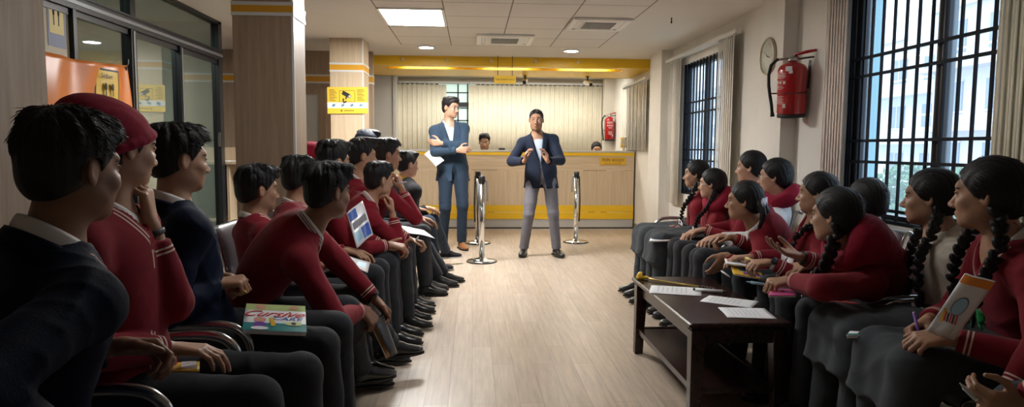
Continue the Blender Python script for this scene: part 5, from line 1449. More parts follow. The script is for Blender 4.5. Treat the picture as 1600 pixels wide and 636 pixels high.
    if top == 'blazer':
        lp = MB()
        for x in (1, -1):
            def lap(u_, v_, x=x):
                top_ = N+U*.012*s+Rc[:, 0]*x*.070*s+Rc[:, 1]*.005
                c = (1-u_)
                base = hip+U*T_*(.28+.70*c)
                inner = .008+.056*c**.8; outer = inner+(.058*min(1, u_/.24)**.8*(1-u_)**.55+.012*c)*s
                xx = (inner+(outer-inner)*v_)*s
                # lie on the chest: search the jacket surface along the front direction
                o_ = base+Rc[:, 0]*x*xx
                return (o_, u_, v_)
            n1, n2 = 14, 4; pts = []
            for i_ in range(n1+1):
                for j_ in range(n2+1):
                    o_, _, _ = lap(i_/n1, j_/n2); pts.append(o_+Rc[:, 1]*.24*s)
            pts = np.array(pts); solid = [q for q in t if not (isinstance(q, FN)) and not q.sub]
            for it in range(14):
                d_ = sdf_eval(solid, pts, .3)-.004; pts = pts-Rc[:, 1]*np.clip(d_, -.03, .05)[:, None]*.85
            lp.add([tuple(q) for q in pts], [(i_*(n2+1)+j_, (i_+1)*(n2+1)+j_, (i_+1)*(n2+1)+j_+1, i_*(n2+1)+j_+1) for i_ in range(n1) for j_ in range(n2)], 0, True)
            lb = lp.build('lapel', tm, root, solid=.006); lp = MB()
        collar(root, N-U*.032*s, nrm(U*.7+nrm(head-N)*.4), Rc[:, 1], .070*s, tm, h=.038*s, drop=.030*s, gap=.75, name='jacket_collar', tip=.0)
    bm = bottom_m or GREY
    p_ = [EL(hip+A_(0, 0, .0) if not stand else hip, Rp, A_(.150*w, .112*s, .105*s), .05)]
    if stand: p_ += [EL(hip+U*.06, Rp, A_(.140*w, .105*s, .09*s), .05)]
    for i in range(2):
        p_ += [RC(HP[i], KN[i], .083*s if not stand else .088*s, .066*s if not stand else .068*s, .03), RC(KN[i], AN[i]+A_(0, 0, .0)+nrm(KN[i]-AN[i])*.004, .063*s, .054*s, .02, cut=True)]
    if bottom == 'skirt':
        for i in range(2):
            p_ += [RC(HP[i], KN[i]+bodyf*.01, .090*s, .072*s, .05), RC(KN[i], KN[i]+A_(bodyf[0]*.04, bodyf[1]*.04, -.16), .072*s, .078*s, .05, cut=True)]
        km = (KN[0]+KN[1])/2
        p_ += [RC(hip, km, .10*s, .066*s, .06), RC(km, km+A_(bodyf[0]*.03, bodyf[1]*.03, -.15), .066*s, .072*s, .05, cut=True)]
    p_.append(fold_disp(seed*5+1, .0045 if not stand else .004, .10))
    sculpt('trousers' if bottom == 'trousers' else 'skirt', p_, hc, bm, root, amp=.008)
    for i in range(2):
        td = toe[i] if toe is not None else bodyf
        if feet is None or feet[i] is None or AN[i][2] < .6:
            shoe(root, AN[i], td, s*.98, shoe_m, sole_m, h=max(.005, h))
    # ---- hair and headwear
    kw = dict(hair_kw or {})
    if hair in ('short', 'girl', 'crop') and not headless: make_hair(root, head, R, hs, max(h*.9, .0042), hair, seed=seed, **kw)
    if hair == 'beanie':
        bp = [EL(head+R@A_(0, -.020, .045)*hs, R, A_(.087, .108, .092)*hs, .02), EL(head+R@A_(0, -.075, .085)*hs, R, A_(.072, .075, .062)*hs, .05), EL(head+R@A_(0, -.125, .088)*hs, R, A_(.050, .050, .042)*hs, .06)]
        def cutb(p, d):
            q = (p-head)@R/hs; return np.maximum(d, (np.interp(q[:, 1], [-.1, 0, .1], [-.045, .005, .050])-q[:, 2])*hs*.85)
        def rib(p, d): q = (p-head)@R/hs; return d+.0008*np.sin(q[:, 0]*300)
        bp += [FN(rib, (-99,)*3, (99,)*3), FN(cutb, (-99,)*3, (99,)*3)]
        for k_ in range(24):
            a0, a1 = 2*math.pi*k_/24, 2*math.pi*(k_+1)/24
            q0, q1 = [A_(.085*math.sin(a), -.018+.106*math.cos(a), .012+.045*math.cos(a)) for a in (a0, a1)]
            bp.append(RC(head+R@q0*hs, head+R@q1*hs, .013*hs, .013*hs, .010))
        sculpt('beanie', bp, hc, top_m if hood == 'x' else MAROON2, root)
        make_hair(root, head+R@A_(0, 0, -.012)*hs, R, hs*.97, max(h, .005), 'crop', seed=seed)
    if hair == 'hood':
        bp = [EL(head+R@A_(0, -.025, .040)*hs, R, A_(.098, .112, .104)*hs, .03), EL(head+R@A_(0, -.06, -.05)*hs, R, A_(.090, .085, .09)*hs, .05), RC(head+R@A_(0, -.05, -.08)*hs, N-U*.03, .085*hs, .10*s, .05),
              RC(head+R@A_(0, .10, -.01)*hs, head+R@A_(0, .03, -.01)*hs, .075*hs, .075*hs, .02, sub=True, flat=(R[:, 2], .75)), fold_disp(seed, .003, .06)]
        sculpt('hood', bp, hc, tm, root, {'edge': lambda V: np.full(len(V), .5)})
        make_hair(root, head, R, hs, max(h, .005), 'short', seed=seed)
    if hood is not None and hair != 'hood':
        hp = []
        for k_ in range(16):
            a0, a1 = 2*math.pi*k_/16, 2*math.pi*(k_+1)/16
            def hq(a): return N+Rc@A_(.083*math.sin(a), .080*math.cos(a)-.008, .028-.035*math.cos(a)+.012*math.sin(2*a+1))*s
            hp.append(RC(hq(a0), hq(a1), .036*s*(1.15-.25*math.cos(a0)), .036*s*(1.15-.25*math.cos(a1)), .03))
        if hood == 'bag': hp += [EL(N+Rc@A_(0, -.13, -.055)*s, Rc, A_(.105, .052, .12)*s, .06), RC(N+Rc@A_(-.08, -.08, .01)*s, N+Rc@A_(0, -.15, -.16)*s, .035*s, .03*s, .04), RC(N+Rc@A_(.08, -.08, .01)*s, N+Rc@A_(0, -.15, -.16)*s, .035*s, .03*s, .04)]
        hp.append(fold_disp(seed+9, .0045, .055))
        sculpt('hood' if hood == 'bag' else 'scarf', hp, hc, MAROON2, root, amp=.008)
    J = dict(root=root, N=N, U=U, Rc=Rc, R=R, C=head, hs=hs, WR=WR, EB=EB, SH=SH, KN=KN, AN=AN, s=s, bodyf=bodyf)
    return J
# ================================================================== PEOPLE
import sys
QUICK = 1.0
def px(x, y, Y): return tuple(float(q) for q in PY(x, y, Y))
LB, RG = 'students on the left benches', 'students on the right benches'
SPK = (0.45, 7.5, 1.45)
def hd(x, y, Y, **k): return dict(w=px(x, y, Y), **k)

# --- the two men standing in front of the counter
manR = person('man speaking in the open floor in navy blazer and grey trousers, both hands raised', (0.775, 7.47, .925), px(838, 188, 7.42), chest=184, stand=True, s=.985, skin='tan', look=(-.25, 0, 1.25),
    feet=[(.585, 7.50, .085), (.955, 7.46, .085)], toe=[(-.25, -1), (.35, -1)], top='blazer', top_m=BLAZER, bottom_m=GREYT, h=.0062, hair='crop', collar_m=PALEBLUE, seed=21, sk=1.04, torso_w=1.0,
    hands=[hd(819, 252, 7.13, f=(.1, -.15, 1), n=(1, -.3, .1), pose='cup', pole=(-1, .3, -.8)), hd(856, 252, 7.13, f=(-.1, -.15, 1), n=(-1, -.3, .1), pose='cup', pole=(1, .3, -.8))])
manL = person('man in blue suit and glasses standing with folded arms near the left bench', (-.235, 8.05, .985), px(704, 169, 8.02), chest=172, stand=True, s=1.07, torso_w=.95, skin='fair', look=(1.6, 6.6, 1.50),
    feet=[(-.36, 8.08, .085), (-.13, 8.02, .085)], toe=[(-.1, -1), (.35, -1)], top='blazer', top_m=SUIT_B, bottom_m=SUIT_T, h=.0062, hair='short', collar_m=PALEBLUE, shoe_m=TANLEATHER, seed=22, hair_kw=dict(vol=.75, tufts=600),
    vopen=([-.74, -.56, -.44, -.33, -.02, .1], [.045, .025, -.01, -.008, .058, .065]),
    hands=[hd(714, 235, 7.80, f=(1, .1, .05), n=(0, 1, 0), pose='relax', pole=(-1, -.2, -.6)), hd(690, 224, 7.80, f=(-1, .2, .05), n=(0, 1, .2), pose='relax', pole=(1, -.1, -.6))])
glasses(manL['root'], manL['C'], manL['R'], manL['hs'], M['chrome'])

# --- staff behind the counter
stm = person('bearded man in glasses behind the counter, only his head showing left of the speaking man', (.20, 11.2, .60), px(757, 223, 10.95), chest=180, knees=[(.1, 10.85, .55), (.3, 10.85, .55)], s=1.02, skin='tan', look=(.1, 5, 1.0), top='shirt', top_m=BLACKC, h=.009, seed=23, sk=1.12)
glasses(stm['root'], stm['C'], stm['R'], stm['hs'])
person('woman behind the right end of the counter, only her eyes and hair showing', (2.06, 11.2, .55), px(932, 234, 11.0), chest=180, knees=[(1.96, 10.85, .52), (2.16, 10.85, .52)], s=.96, skin='fair', look=(2.0, 8, .7), top='shirt', top_m=NAVY, h=.009, hair='girl', sex='f', seed=24, sk=1.1)

# --- left benches
b1 = person('boy in navy jacket nearest the camera in the left row, seen from behind, black hair', (-.98, 1.44, .515), px(112, 268, 1.50), chest=35, knees=[(-.56, 1.36, .51), (-.54, 1.60, .51)], skin='brown', prof=52, look=(.2, 7.5, 1.25), top='jacket', top_m=NAVY_P, h=.0040, seed=1, group=LB,
    hands=[dict(w=(-.72, 1.22, .64), pose='relax'), hd(170, 543, 1.66, f=(.85, .35, -.15), n=(.3, -.5, -.8), pose='curl', pole=(-.6, -.2, -.6), hs=1.05)], hair_kw=dict(tufts=2600, vol=1.08), torso_w=1.05)
b2 = person('boy in maroon sweater and crimson beanie resting his chin on a raised hand', (-1.0, 1.96, .515), px(186, 234, 1.98), chest=85, knees=[(-.60, 1.86, .51), (-.54, 2.08, .51)], skin='mid', prof=58, look=(.3, 7.5, 1.2), tilt=.05, h=.0042, seed=2, group=LB, hair='beanie',
    hands=[hd(262, 545, 1.93, f=(.95, .2, -.12), n=(0, 0, -1), pose='relax', pole=(-.3, -.8, -.4)), hd(236, 352, 2.0, f=(-.10, .05, 1), n=(-.75, -.1, .2), pose='curl', pole=(.6, -.3, -1), cuff=.05)])
watch(b2['root'], b2['WR'][1]-nrm(b2['WR'][1]-b2['EB'][1])*.022, b2['WR'][1]-b2['EB'][1], nrm(np.cross(b2['WR'][1]-b2['EB'][1], (0, 1, 0)))*1.0, .031)
b3 = person('boy in plain navy jacket beside the beanie boy, book on his lap', (-1.02, 2.50, .515), px(279, 252, 2.50), chest=52, knees=[(-.50, 2.38, .51), (-.48, 2.60, .51)], skin='mid', prof=66, look=(.5, 7.5, 1.15), top='jacket', top_m=NAVY, h=.0045, seed=3, group=LB,
    hands=[hd(336, 446, 2.48, f=(.9, .3, .1), n=(.1, .3, -1), pose='fist', pole=(-.3, -.8, -.5)), hd(330, 428, 2.62, f=(.9, -.1, -.1), n=(0, -.4, -1), pose='curl', pole=(0, .8, -.5))], hair_kw=dict(tufts=2200, vol=1.1))
b6 = person('boy in maroon sweater bent forward with elbows on his knees, gripping a rolled magazine', (-1.0, 2.97, .515), px(512, 302, 2.90), chest=70, knees=[(-.55, 2.90, .51), (-.55, 3.12, .51)], skin='brown', prof=50, look=(.6, 7.0, 1.0), h=.0045, seed=6, group=LB, bow_=.04,
    feet=[(-.55, 3.30, .085), (-.40, 3.62, .085)], toe=[(.8, .45), (.85, .35)], collar_m=COLLAR_ST,
    hands=[hd(562, 484, 2.95, f=(.65, .25, -.7), n=(-.5, .4, -.6), pose='hold', pole=(-.1, -1, -.2)), hd(588, 470, 3.10, f=(.65, 0, -.75), n=(-.4, -.5, -.6), pose='hold', pole=(0, 1, -.3))], hair_kw=dict(tufts=2000, fringe=.5))
watch(b6['root'], b6['WR'][1]-nrm(b6['WR'][1]-b6['EB'][1])*.004, b6['WR'][1]-b6['EB'][1], nrm(A_(.4, -.3, .8)), .031)
b4 = person('small boy in maroon sweater sitting back behind the boy bent forward', (-1.03, 3.38, .515), px(402, 298, 3.38), chest=55, knees=[(-.58, 3.32, .51), (-.58, 3.50, .51)], s=.90, skin='tan', prof=66, look=(.5, 7.5, 1.1), h=.005, seed=4, group=LB, collar_m=COLLAR, hair_kw=dict(tufts=1200, vol=.9, fringe=.35), sk=1.04)
b5 = person('boy whose dark hair and striped collar show between the small boy and the bent boy', (-1.0, 3.78, .515), px(468, 280, 3.78), chest=60, knees=[(-.55, 3.70, .51), (-.55, 3.90, .51)], s=.95, skin='tan', prof=52, look=(.5, 7.5, 1.2), h=.0055, seed=5, group=LB, collar_m=COLLAR_ST, hair_kw=dict(tufts=1000))
b7 = person('boy in maroon sweater with a glossy magazine under his arm and clasped hands', (-1.0, 4.12, .515), px(521, 254, 4.08), chest=65, knees=[(-.52, 4.06, .51), (-.52, 4.26, .51)], skin='tan', prof=55, look=(.5, 7.5, 1.3), h=.0055, seed=7, group=LB, hair_kw=dict(tufts=1000, vol=1.1),
    hands=[hd(606, 383, 4.10, f=(.95, .2, -.2), n=(0, .3, -1), pose='curl'), hd(606, 392, 4.25, f=(.95, -.15, -.1), n=(0, -.3, .9), pose='relax')])
b9 = person('small boy in maroon sweater leaning forward with a hand on his cheek', (-.90, 4.48, .515), px(592, 282, 4.45), chest=60, knees=[(-.45, 4.42, .51), (-.45, 4.62, .51)], s=.90, skin='mid', prof=56, look=(.6, 7.5, 1.3), h=.0055, seed=9, group=LB, collar_m=COLLAR_ST, sk=1.0, hair_kw=dict(tufts=800, vol=.85, fringe=.4),
    hands=[hd(613, 334, 4.40, f=(-.05, .05, 1), n=(-.9, .1, .1), pose='curl', pole=(.1, -.2, -1), cuff=.03), hd(640, 374, 4.62, f=(.9, -.1, -.15), n=(0, -.2, -1), pose='pen')])
b8 = person('boy in maroon sweater with swept-up glossy hair sitting upright past the magazine boy', (-.97, 4.92, .515), px(566, 245, 4.88), chest=60, knees=[(-.45, 4.86, .51), (-.45, 5.04, .51)], skin='mid', prof=74, look=(.7, 7.5, 1.35), h=.006, seed=8, group=LB, collar_m=COLLAR_ST, hair_kw=dict(tufts=900, vol=1.15))
b13 = person('boy in crimson beanie mostly hidden behind the magazine boy', (-1.06, 5.18, .515), px(501, 252, 5.24), chest=60, knees=[(-.56, 5.12, .51), (-.56, 5.24, .51)], skin='mid', prof=60, look=(.6, 7.5, 1.3), h=.008, seed=13, group=LB, hair='beanie')
b10 = person('boy in maroon sweater holding a pen to his mouth, before the yellow-shirted one', (-.88, 5.52, .515), px(605, 243, 5.34), chest=55, knees=[(-.42, 5.46, .51), (-.42, 5.64, .51)], skin='tan', prof=74, look=(.75, 7.5, 1.4), h=.006, seed=10, group=LB, collar_m=COLLAR_ST, hair_kw=dict(tufts=800, vol=1.15), s=1.02,
    hands=[hd(628, 296, 5.32, f=(-.25, .05, 1), n=(-.8, .3, .1), pose='pen', pole=(.2, -.3, -1), cuff=.03), hd(668, 352, 5.50, f=(.9, .1, -.2), n=(0, 0, -1), pose='relax')])
b11 = person('person in dark blue hood behind the pen-holding boy', (-1.0, 5.88, .515), px(577, 227, 5.80), chest=60, knees=[(-.42, 5.82, .51), (-.42, 5.98, .51)], skin='mid', prof=65, look=(.7, 7.5, 1.35), h=.008, seed=11, group=LB, hair='hood', top='jacket', top_m=DKHOOD, feet=[(-.30, 5.80, .085), (-.25, 5.98, .085)], toe=[(1, .05), (1, .15)])
b12 = person('person in yellow shirt under a black jacket at the far end of the left row', (-.64, 6.16, .515), px(637, 258, 6.22), chest=50, knees=[(-.42, 6.40, .51), (-.34, 6.62, .51)], skin='fair', prof=60, look=(.9, 7.5, 1.4), h=.007, seed=12, group=LB, top='jacket', top_m=BLACKC, collar_m=YELLOWC, bottom_m=SUIT_T, feet=[(-.36, 6.55, .085), (-.26, 6.98, .085)], toe=[(.9, .3), (.9, .4)], sole_m=WHITESOLE, shoe_m=BLACKC,
    vopen=([-.60, -.30, -.02, .1], [.115, .115, .085, .06]))

# --- right benches
g1 = person('student at the near end of the right row, only clasped hands holding chalk in view', (1.86, 1.60, .515), (1.68, 1.64, 1.17), chest=-75, knees=[(1.56, 1.74, .49), (1.56, 1.52, .49)], s=.95, skin='mid', prof=75, look=(.3, 7.5, 1.3), h=.0045, seed=31, group=RG, sex='f', hair='girl', bottom='skirt', bottom_m=SKIRT,
    hands=[hd(1576, 618, 1.80, f=(-1, -.1, .0), n=(0, -.6, -.6), pose='curl', pole=(.3, .6, -.6)), hd(1580, 638, 1.70, f=(-1, .05, -.02), n=(0, .6, .3), pose='hold', pole=(.3, -.8, -.5))])
g2 = person('girl in maroon sweater with long braids writing, a white plastic packet held against her', (1.93, 2.12, .515), px(1545, 306, 2.14), chest=-72, knees=[(1.44, 2.26, .51), (1.44, 2.04, .51)], s=.98, skin='mid', prof=74, look=(.2, 7.5, 1.3), h=.0042, seed=32, group=RG, sex='f', hair='girl', bottom='skirt', bottom_m=SKIRT, sk=1.06, hair_kw=dict(tufts=1500, vol=1.15),
    hands=[hd(1452, 500, 2.22, f=(-.85, -.1, -.35), n=(.1, -.5, -.8), pose='pen', pole=(.3, .6, -.7), thumb=.6), hd(1490, 530, 1.98, f=(-.95, .2, -.1), n=(0, .3, -.9), pose='curl', pole=(.5, -.7, -.5))])
g3 = person('girl in cream shirt with a braid between the packet girl and the window', (1.95, 2.52, .515), px(1454, 310, 2.60), chest=-65, knees=[(1.46, 2.62, .51), (1.46, 2.42, .51)], s=.96, skin='mid', prof=78, look=(.2, 7.5, 1.3), h=.0045, seed=33, group=RG, sex='f', hair='girl', bottom='skirt', bottom_m=SKIRT, top='shirt', top_m=CREAM, collar_m=CREAM, hair_kw=dict(tufts=1200, vol=1.1),
    hands=[hd(1420, 490, 2.60, f=(-1, .1, -.2), n=(0, -.2, -1), pose='curl', cuff=.04), hd(1424, 502, 2.44, f=(-1, .2, -.1), n=(0, .2, -1), pose='relax', cuff=.04, pole=(.4, -.8, -.5))])
g4 = person('girl in crimson hooded top with a braid leaning over the table, writing', (1.90, 2.92, .515), px(1306, 338, 2.72), chest=-75, knees=[(1.52, 3.06, .51), (1.50, 2.82, .51)], s=.98, skin='mid', prof=62, look=(.1, 7.0, 1.15), h=.0045, seed=34, group=RG, sex='f', hair='girl', hood='bag', bow_=.06, top_m=MAROON, hair_kw=dict(tufts=1500, vol=1.1),
    hands=[hd(1252, 402, 2.98, f=(-.95, .05, .28), n=(.2, -.2, 1), pose='open', pole=(.3, .5, -.8), thumb=.3), hd(1238, 440, 2.76, f=(-1, .0, -.08), n=(0, .25, -1), pose='fist', pole=(.2, -1, .1), thumb=.5)])
watch(g4['root'], g4['WR'][0]-nrm(g4['WR'][0]-g4['EB'][0])*.004, g4['WR'][0]-g4['EB'][0], nrm(A_(0, -.5, -.8)), .029)
g5 = person('girl with smooth black hair and striped collar right behind the hooded girl', (2.0, 3.28, .515), px(1353, 316, 3.28), chest=-75, knees=[(1.55, 3.34, .51), (1.55, 3.18, .51)], s=.96, skin='mid', prof=52, look=(.2, 7.5, 1.3), h=.005, seed=35, group=RG, sex='f', hair='girl', collar_m=COLLAR_ST, hair_kw=dict(tufts=900, vol=1.2))
g6 = person('girl in maroon sweater with white-ribboned braid just left of the hooded girl', (1.90, 3.62, .515), px(1277, 303, 3.50), chest=-70, knees=[(1.48, 3.66, .51), (1.48, 3.50, .51)], s=.95, skin='mid', prof=78, look=(.2, 7.5, 1.3), h=.005, seed=36, group=RG, sex='f', hair='girl', hair_kw=dict(tufts=900),
    hands=[dict(w=(1.55, 3.6, .62)), hd(1208, 412, 3.28, f=(-1, .05, -.05), n=(0, .2, -1), pose='pen', pole=(.4, -.5, -.7))])
watch(g6['root'], g6['WR'][1]-nrm(g6['WR'][1]-g6['EB'][1])*.002, g6['WR'][1]-g6['EB'][1], nrm(A_(-.2, -.7, .5)), .029, M['paper_grey'], M['black_plastic'])
g9 = person('girl with white-ribboned ponytails in maroon sweater leaning over her knees', (1.90, 3.98, .515), px(1163, 315, 3.78), chest=-72, knees=[(1.42, 4.06, .54), (1.44, 3.88, .51)], s=.94, skin='tan', prof=80, look=(.2, 7.3, 1.2), h=.005, seed=39, group=RG, sex='f', hair='girl', bow_=.05, hair_kw=dict(tufts=900),
    hands=[hd(1146, 372, 3.95, f=(-1, .1, -.1), n=(0, -.3, -1), pose='curl'), hd(1136, 400, 3.68, f=(-.45, .1, -.9), n=(-.2, .6, -.3), pose='relax', pole=(.4, -.5, -.6))])
g7 = person('girl in white shirt with crimson scarf and glasses', (1.97, 4.36, .515), px(1211, 277, 4.24), chest=-65, knees=[(1.50, 4.44, .51), (1.50, 4.28, .51)], s=.98, skin='fair', prof=76, look=(.2, 7.5, 1.35), h=.005, seed=37, group=RG, sex='f', hair='girl', hood='ring', top='shirt', top_m=WHITE, hair_kw=dict(tufts=800, vol=1.15))
glasses(g7['root'], g7['C'], g7['R'], g7['hs'], M['chrome'])
g8 = person('girl whose head shows behind the glasses girl in the white shirt', (1.98, 4.74, .515), px(1173, 262, 4.66), chest=-65, knees=[(1.50, 4.80, .51), (1.50, 4.66, .51)], s=.98, skin='fair', prof=74, look=(.2, 7.5, 1.4), h=.0055, seed=38, group=RG, sex='f', hair='girl', hair_kw=dict(tufts=700))
g10 = person('girl with glasses and crimson scarf, open book on her grey skirt', (1.90, 5.06, .515), px(1113, 288, 4.92), chest=-68, knees=[(1.40, 5.12, .51), (1.40, 4.96, .51)], s=.95, skin='fair', prof=72, look=(.2, 7.5, 1.35), h=.0055, seed=40, group=RG, sex='f', hair='girl', hood='ring', bottom='skirt', bottom_m=SKIRT, hair_kw=dict(tufts=700),
    hands=[hd(1068, 364, 5.1, f=(-1, .1, -.1), n=(0, -.2, -1), pose='curl'), hd(1072, 370, 4.94, f=(-1, .1, -.1), n=(0, .3, -1), pose='relax')])
glasses(g10['root'], g10['C'], g10['R'], g10['hs'], M['chrome'])
g11 = person('girl with a braid over her chest at the far end of the right row', (1.92, 5.46, .515), px(1088, 273, 5.36), chest=-62, knees=[(1.40, 5.54, .51), (1.40, 5.36, .51)], s=.97, skin='mid', prof=76, look=(.2, 7.5, 1.4), h=.006, seed=41, group=RG, sex='f', hair='girl', bottom='skirt', bottom_m=SKIRT, hair_kw=dict(tufts=600),
    hands=[hd(1050, 352, 5.52, f=(-1, .1, -.3), n=(0, 0, -1), pose='relax'), hd(1052, 356, 5.38, f=(-1, .1, -.3), n=(0, 0, -1), pose='relax')])

# braids, ponytails and ribbons
def loc(J, x, y, z): return J['C']+J['R']@(A_(x, y, z)*J['hs'])
def tor(J, x, y, z): return J['N']+J['Rc']@(A_(x, y, z)*J['s'])
def do_braid(J, side, pts, r, rib=None, rm=None):
    P = [loc(J, side*.066, -.045, -.050)]+[tor(J, *q) for q in pts]
    braid(J['root'], P, r)
    if rib is not None: bow(J['root'], np.array(P[-1]), J['Rc'][:, 1]*.6-J['R'][:, 0]*J['s']*side*-.3, rib, rm)
do_braid(g2, -1, [(-.095, .045, .02), (-.10, .13, -.10), (-.085, .165, -.20)], .021, .8, GREENRIB)
do_braid(g2, 1, [(.095, .06, .02), (.105, .15, -.12), (.095, .17, -.32)], .021, .9)
do_braid(g3, -1, [(-.10, .05, .02), (-.115, .12, -.10), (-.11, .14, -.30)], .020, .9)
do_braid(g3, 1, [(.095, .06, .02), (.10, .13, -.14), (.09, .14, -.34)], .020, .9)
do_braid(g4, -1, [(-.10, .10, .04), (-.095, .21, -.06), (-.10, .26, -.20)], .024, 1.0)
do_braid(g6, -1, [(-.10, .06, .02), (-.105, .13, -.08), (-.10, .15, -.22)], .019, 1.1)
do_braid(g11, -1, [(-.10, .05, .02), (-.10, .13, -.12), (-.09, .15, -.26)], .019, .9)
do_braid(g10, -1, [(-.10, .06, .02), (-.10, .14, -.10), (-.09, .16, -.22)], .017, .8)
for side in (-1, 1):
    p0 = loc(g9, side*.045, -.098, -.01); p1 = loc(g9, side*.075, -.125, -.075); p2 = loc(g9, side*.075, -.10, -.16)
    P = [np.array(q) for q in smooth_path([tuple(p0), tuple(p1), tuple(p2)], 4)]
    pr = [RC(P[i], P[i+1], .024-.0018*i, .024-.0018*(i+1), .01) for i in range(len(P)-1)]+[fold_disp(3, .004, .02, (1, 1, .2))]
    V, Q = surface(pr, .004); mesh_obj('ponytail', V, Q, HAIR, g9['root'], {'flow': lambda V: np.concatenate([V*120*np.array([1, 1, .15]), np.ones((len(V), 1))], 1)})
    bow(g9['root'], loc(g9, side*.05, -.115, .0), -g9['R'][:, 1], .8)
# ================================================================== SMALL THINGS
def V3(x, y, Y): return Vector(PY(x, y, Y))
def sheet(name, tl, tr, bl, mats, label, cat, group=None, th=.002, curl=0.0, prints=(), n=10, parent_prints=True, pages=0.0):
    """booklet or sheet from three corners; prints: (name, u0, u1, v0, v1, material) patches on its face"""
    tl, tr, bl = Vector(tl), Vector(tr), Vector(bl); X = tr-tl; Y = bl-tl; Nn = X.cross(-Y).normalized()
    r = empty(name, tl+(X+Y)*.5, label, cat, group)
    def f(u, v, e=0.0): return tl+X*u+Y*v+Nn*(curl*math.sin(math.pi*u)+curl*.4*math.sin(u*7+v*4)+e)
    o = MB().grid(lambda u, v: f(u, v), n, n).build('cover' if pages else 'page', mats, r, solid=th)
    if pages: MB().grid(lambda u, v: f(.01+u*.98, .01+v*.98, -pages), n, n).build('pages', M['paper'], r, solid=pages*1.4)
    for nm, u0, u1, v0, v1, m in prints:
        MB().grid(lambda u, v: f(u0+(u1-u0)*u, v0+(v1-v0)*v, th*.5+.0006), n, 3).build(nm, m, r)
    return r, f, X, Y, Nn

# workbook with the red handwriting title on the lap of the boy in the plain navy jacket
r, f, X, Y, Nn = sheet('workbook', V3(385, 475, 2.50), V3(477, 479, 2.50), V3(378, 516, 2.27), M['paper'], 'white workbook with red handwritten title lying on the navy-jacketed boy’s lap', 'book', th=.003, pages=.008,
    prints=(('green_band', 0, 1, 0, .24, M['green_print']), ('teal_band', 0, 1, .72, 1, M['teal'])))
Tb = frame(f(.5, .42, .004), X, -Y)
text_obj('title_lettering', 'Cursive', .072, frame(f(.46, .40, .004), X, -Y), M['red_print'], r, shear=.45, xs=.95)
text_obj('subtitle_lettering', 'CARE', .034, frame(f(.70, .57, .004), X, -Y), M['blue_print'], r, xs=1.25)
def disc(u, v, ru, rv, m, nm, e=.004):
    c = f(u, v, e); b = MB(); k = 16
    b.add([c]+[c+X*ru*math.cos(2*math.pi*i/k)+Y*rv*math.sin(2*math.pi*i/k) for i in range(k)], [(0, 1+i, 1+(i+1) % k) for i in range(k)]); return b.build(nm, m, r)
disc(.26, .62, .10, .09, M['peach_print'], 'face_drawing'); disc(.26, .80, .10, .10, M['purple_print'], 'body_drawing', .0042); disc(.27, .93, .14, .06, M['paper'], 'open_book_drawing', .0045)
disc(.25, .03+.10, .09, .09, M['peach_print'], 'child_drawing'); disc(.80, .13, .08, .07, M['peach_print'], 'child_drawing'); disc(.80, .74, .14, .07, M['green_print'], 'badge_drawing'); disc(.80, .74, .04, .05, M['ink'], 'badge_drawing', .0046)
MB().add([f(.40, .56, .0045), f(.47, .54, .0045), f(.52, .82, .0045), f(.45, .84, .0045)], [(0, 3, 2, 1)]).build('pencil_drawing', M['yellow_print'], r)

sheet('booklet', V3(262, 562, 2.05), V3(312, 560, 2.05), V3(258, 582, 1.90), M['yellow_print'], 'thin yellow booklet under the hand of the beanie boy', 'book', th=.002, pages=.003, prints=(('white_panel', .45, .9, .1, .8, M['paper']),))

# folded magazine in the hands of the bent boy
m0, m1 = V3(590, 496, 3.04), V3(612, 556, 3.02)
ax = (m1-m0).normalized(); sd = Vector((.35, .9, .1)); sd = (sd-ax*sd.dot(ax)).normalized(); nn = ax.cross(sd)
r = empty('magazine', m0, 'rolled dark magazine hanging from the hands of the bent boy', 'magazine')
def roll(u, v, w, g):
    a = -2.4+4.8*u; return m0+ax*((m1-m0).length*v)+sd*(math.cos(a)*w)+nn*(math.sin(a)*g)-sd*(.03*(1-v) if abs(a) > 1.6 else 0)
MB().grid(lambda u, v: roll(u, v, .040, .022), 24, 4).build('cover', mat('dark_cover', (.05, .05, .055), .35), r, solid=.002)
MB().grid(lambda u, v: roll(u, .02+v*.985, .036, .018), 24, 4).build('pages', M['paper'], r, solid=.003)
MB().grid(lambda u, v: roll(u, .02+v*.99, .031, .014), 24, 4).build('inner_pages', mat('tan_page', (.45, .26, .12), .6), r, solid=.002)

GL = M['gloss_white']
sheet('magazine', V3(541, 334, 3.92), V3(566, 314, 4.02), V3(558, 388, 3.80), GL, 'glossy blue and white magazine under the arm of the clasped-hands boy', 'magazine', th=.003, curl=.012, pages=.004,
    prints=(('blue_print', .05, .5, .05, .30, M['blue_print']), ('photo_print', .1, .9, .36, .55, mat('grey_photo', (.14, .14, .17), .5)), ('blue_print', .45, .95, .62, .95, M['blue_print']), ('sky_print', .05, .42, .62, .9, M['sky_print'])))
sheet('plastic_packet', V3(520, 398, 3.62), V3(578, 411, 3.60), V3(512, 411, 3.36), GL, 'glossy white packet lying on laps beside the bent boy', 'packet', th=.004, curl=.010,
    prints=(('sky_print', .15, .55, .2, .75, M['sky_print']), ('sky_print', .7, .92, .3, .8, M['sky_print'])))
sheet('form_sheet', V3(622, 352, 5.10), V3(662, 360, 5.10), V3(638, 364, 4.87), M['paper'], 'white sheet on the lap of the pen-holding boy', 'paper', th=.0015, curl=.004)
p0, p1 = V3(371, 449, 2.53), V3(383, 456, 2.50)
r = empty('pencil', p0, 'short orange pencil in the fist of the navy-jacketed boy', 'pencil'); MB().cyl(p0, p1, .006, n=10).build('barrel', M['orange_print'], r); MB().cyl(p1, p1+(p1-p0)*.25, .006, .002, n=10).build('tip', M['sign_cream'], r)
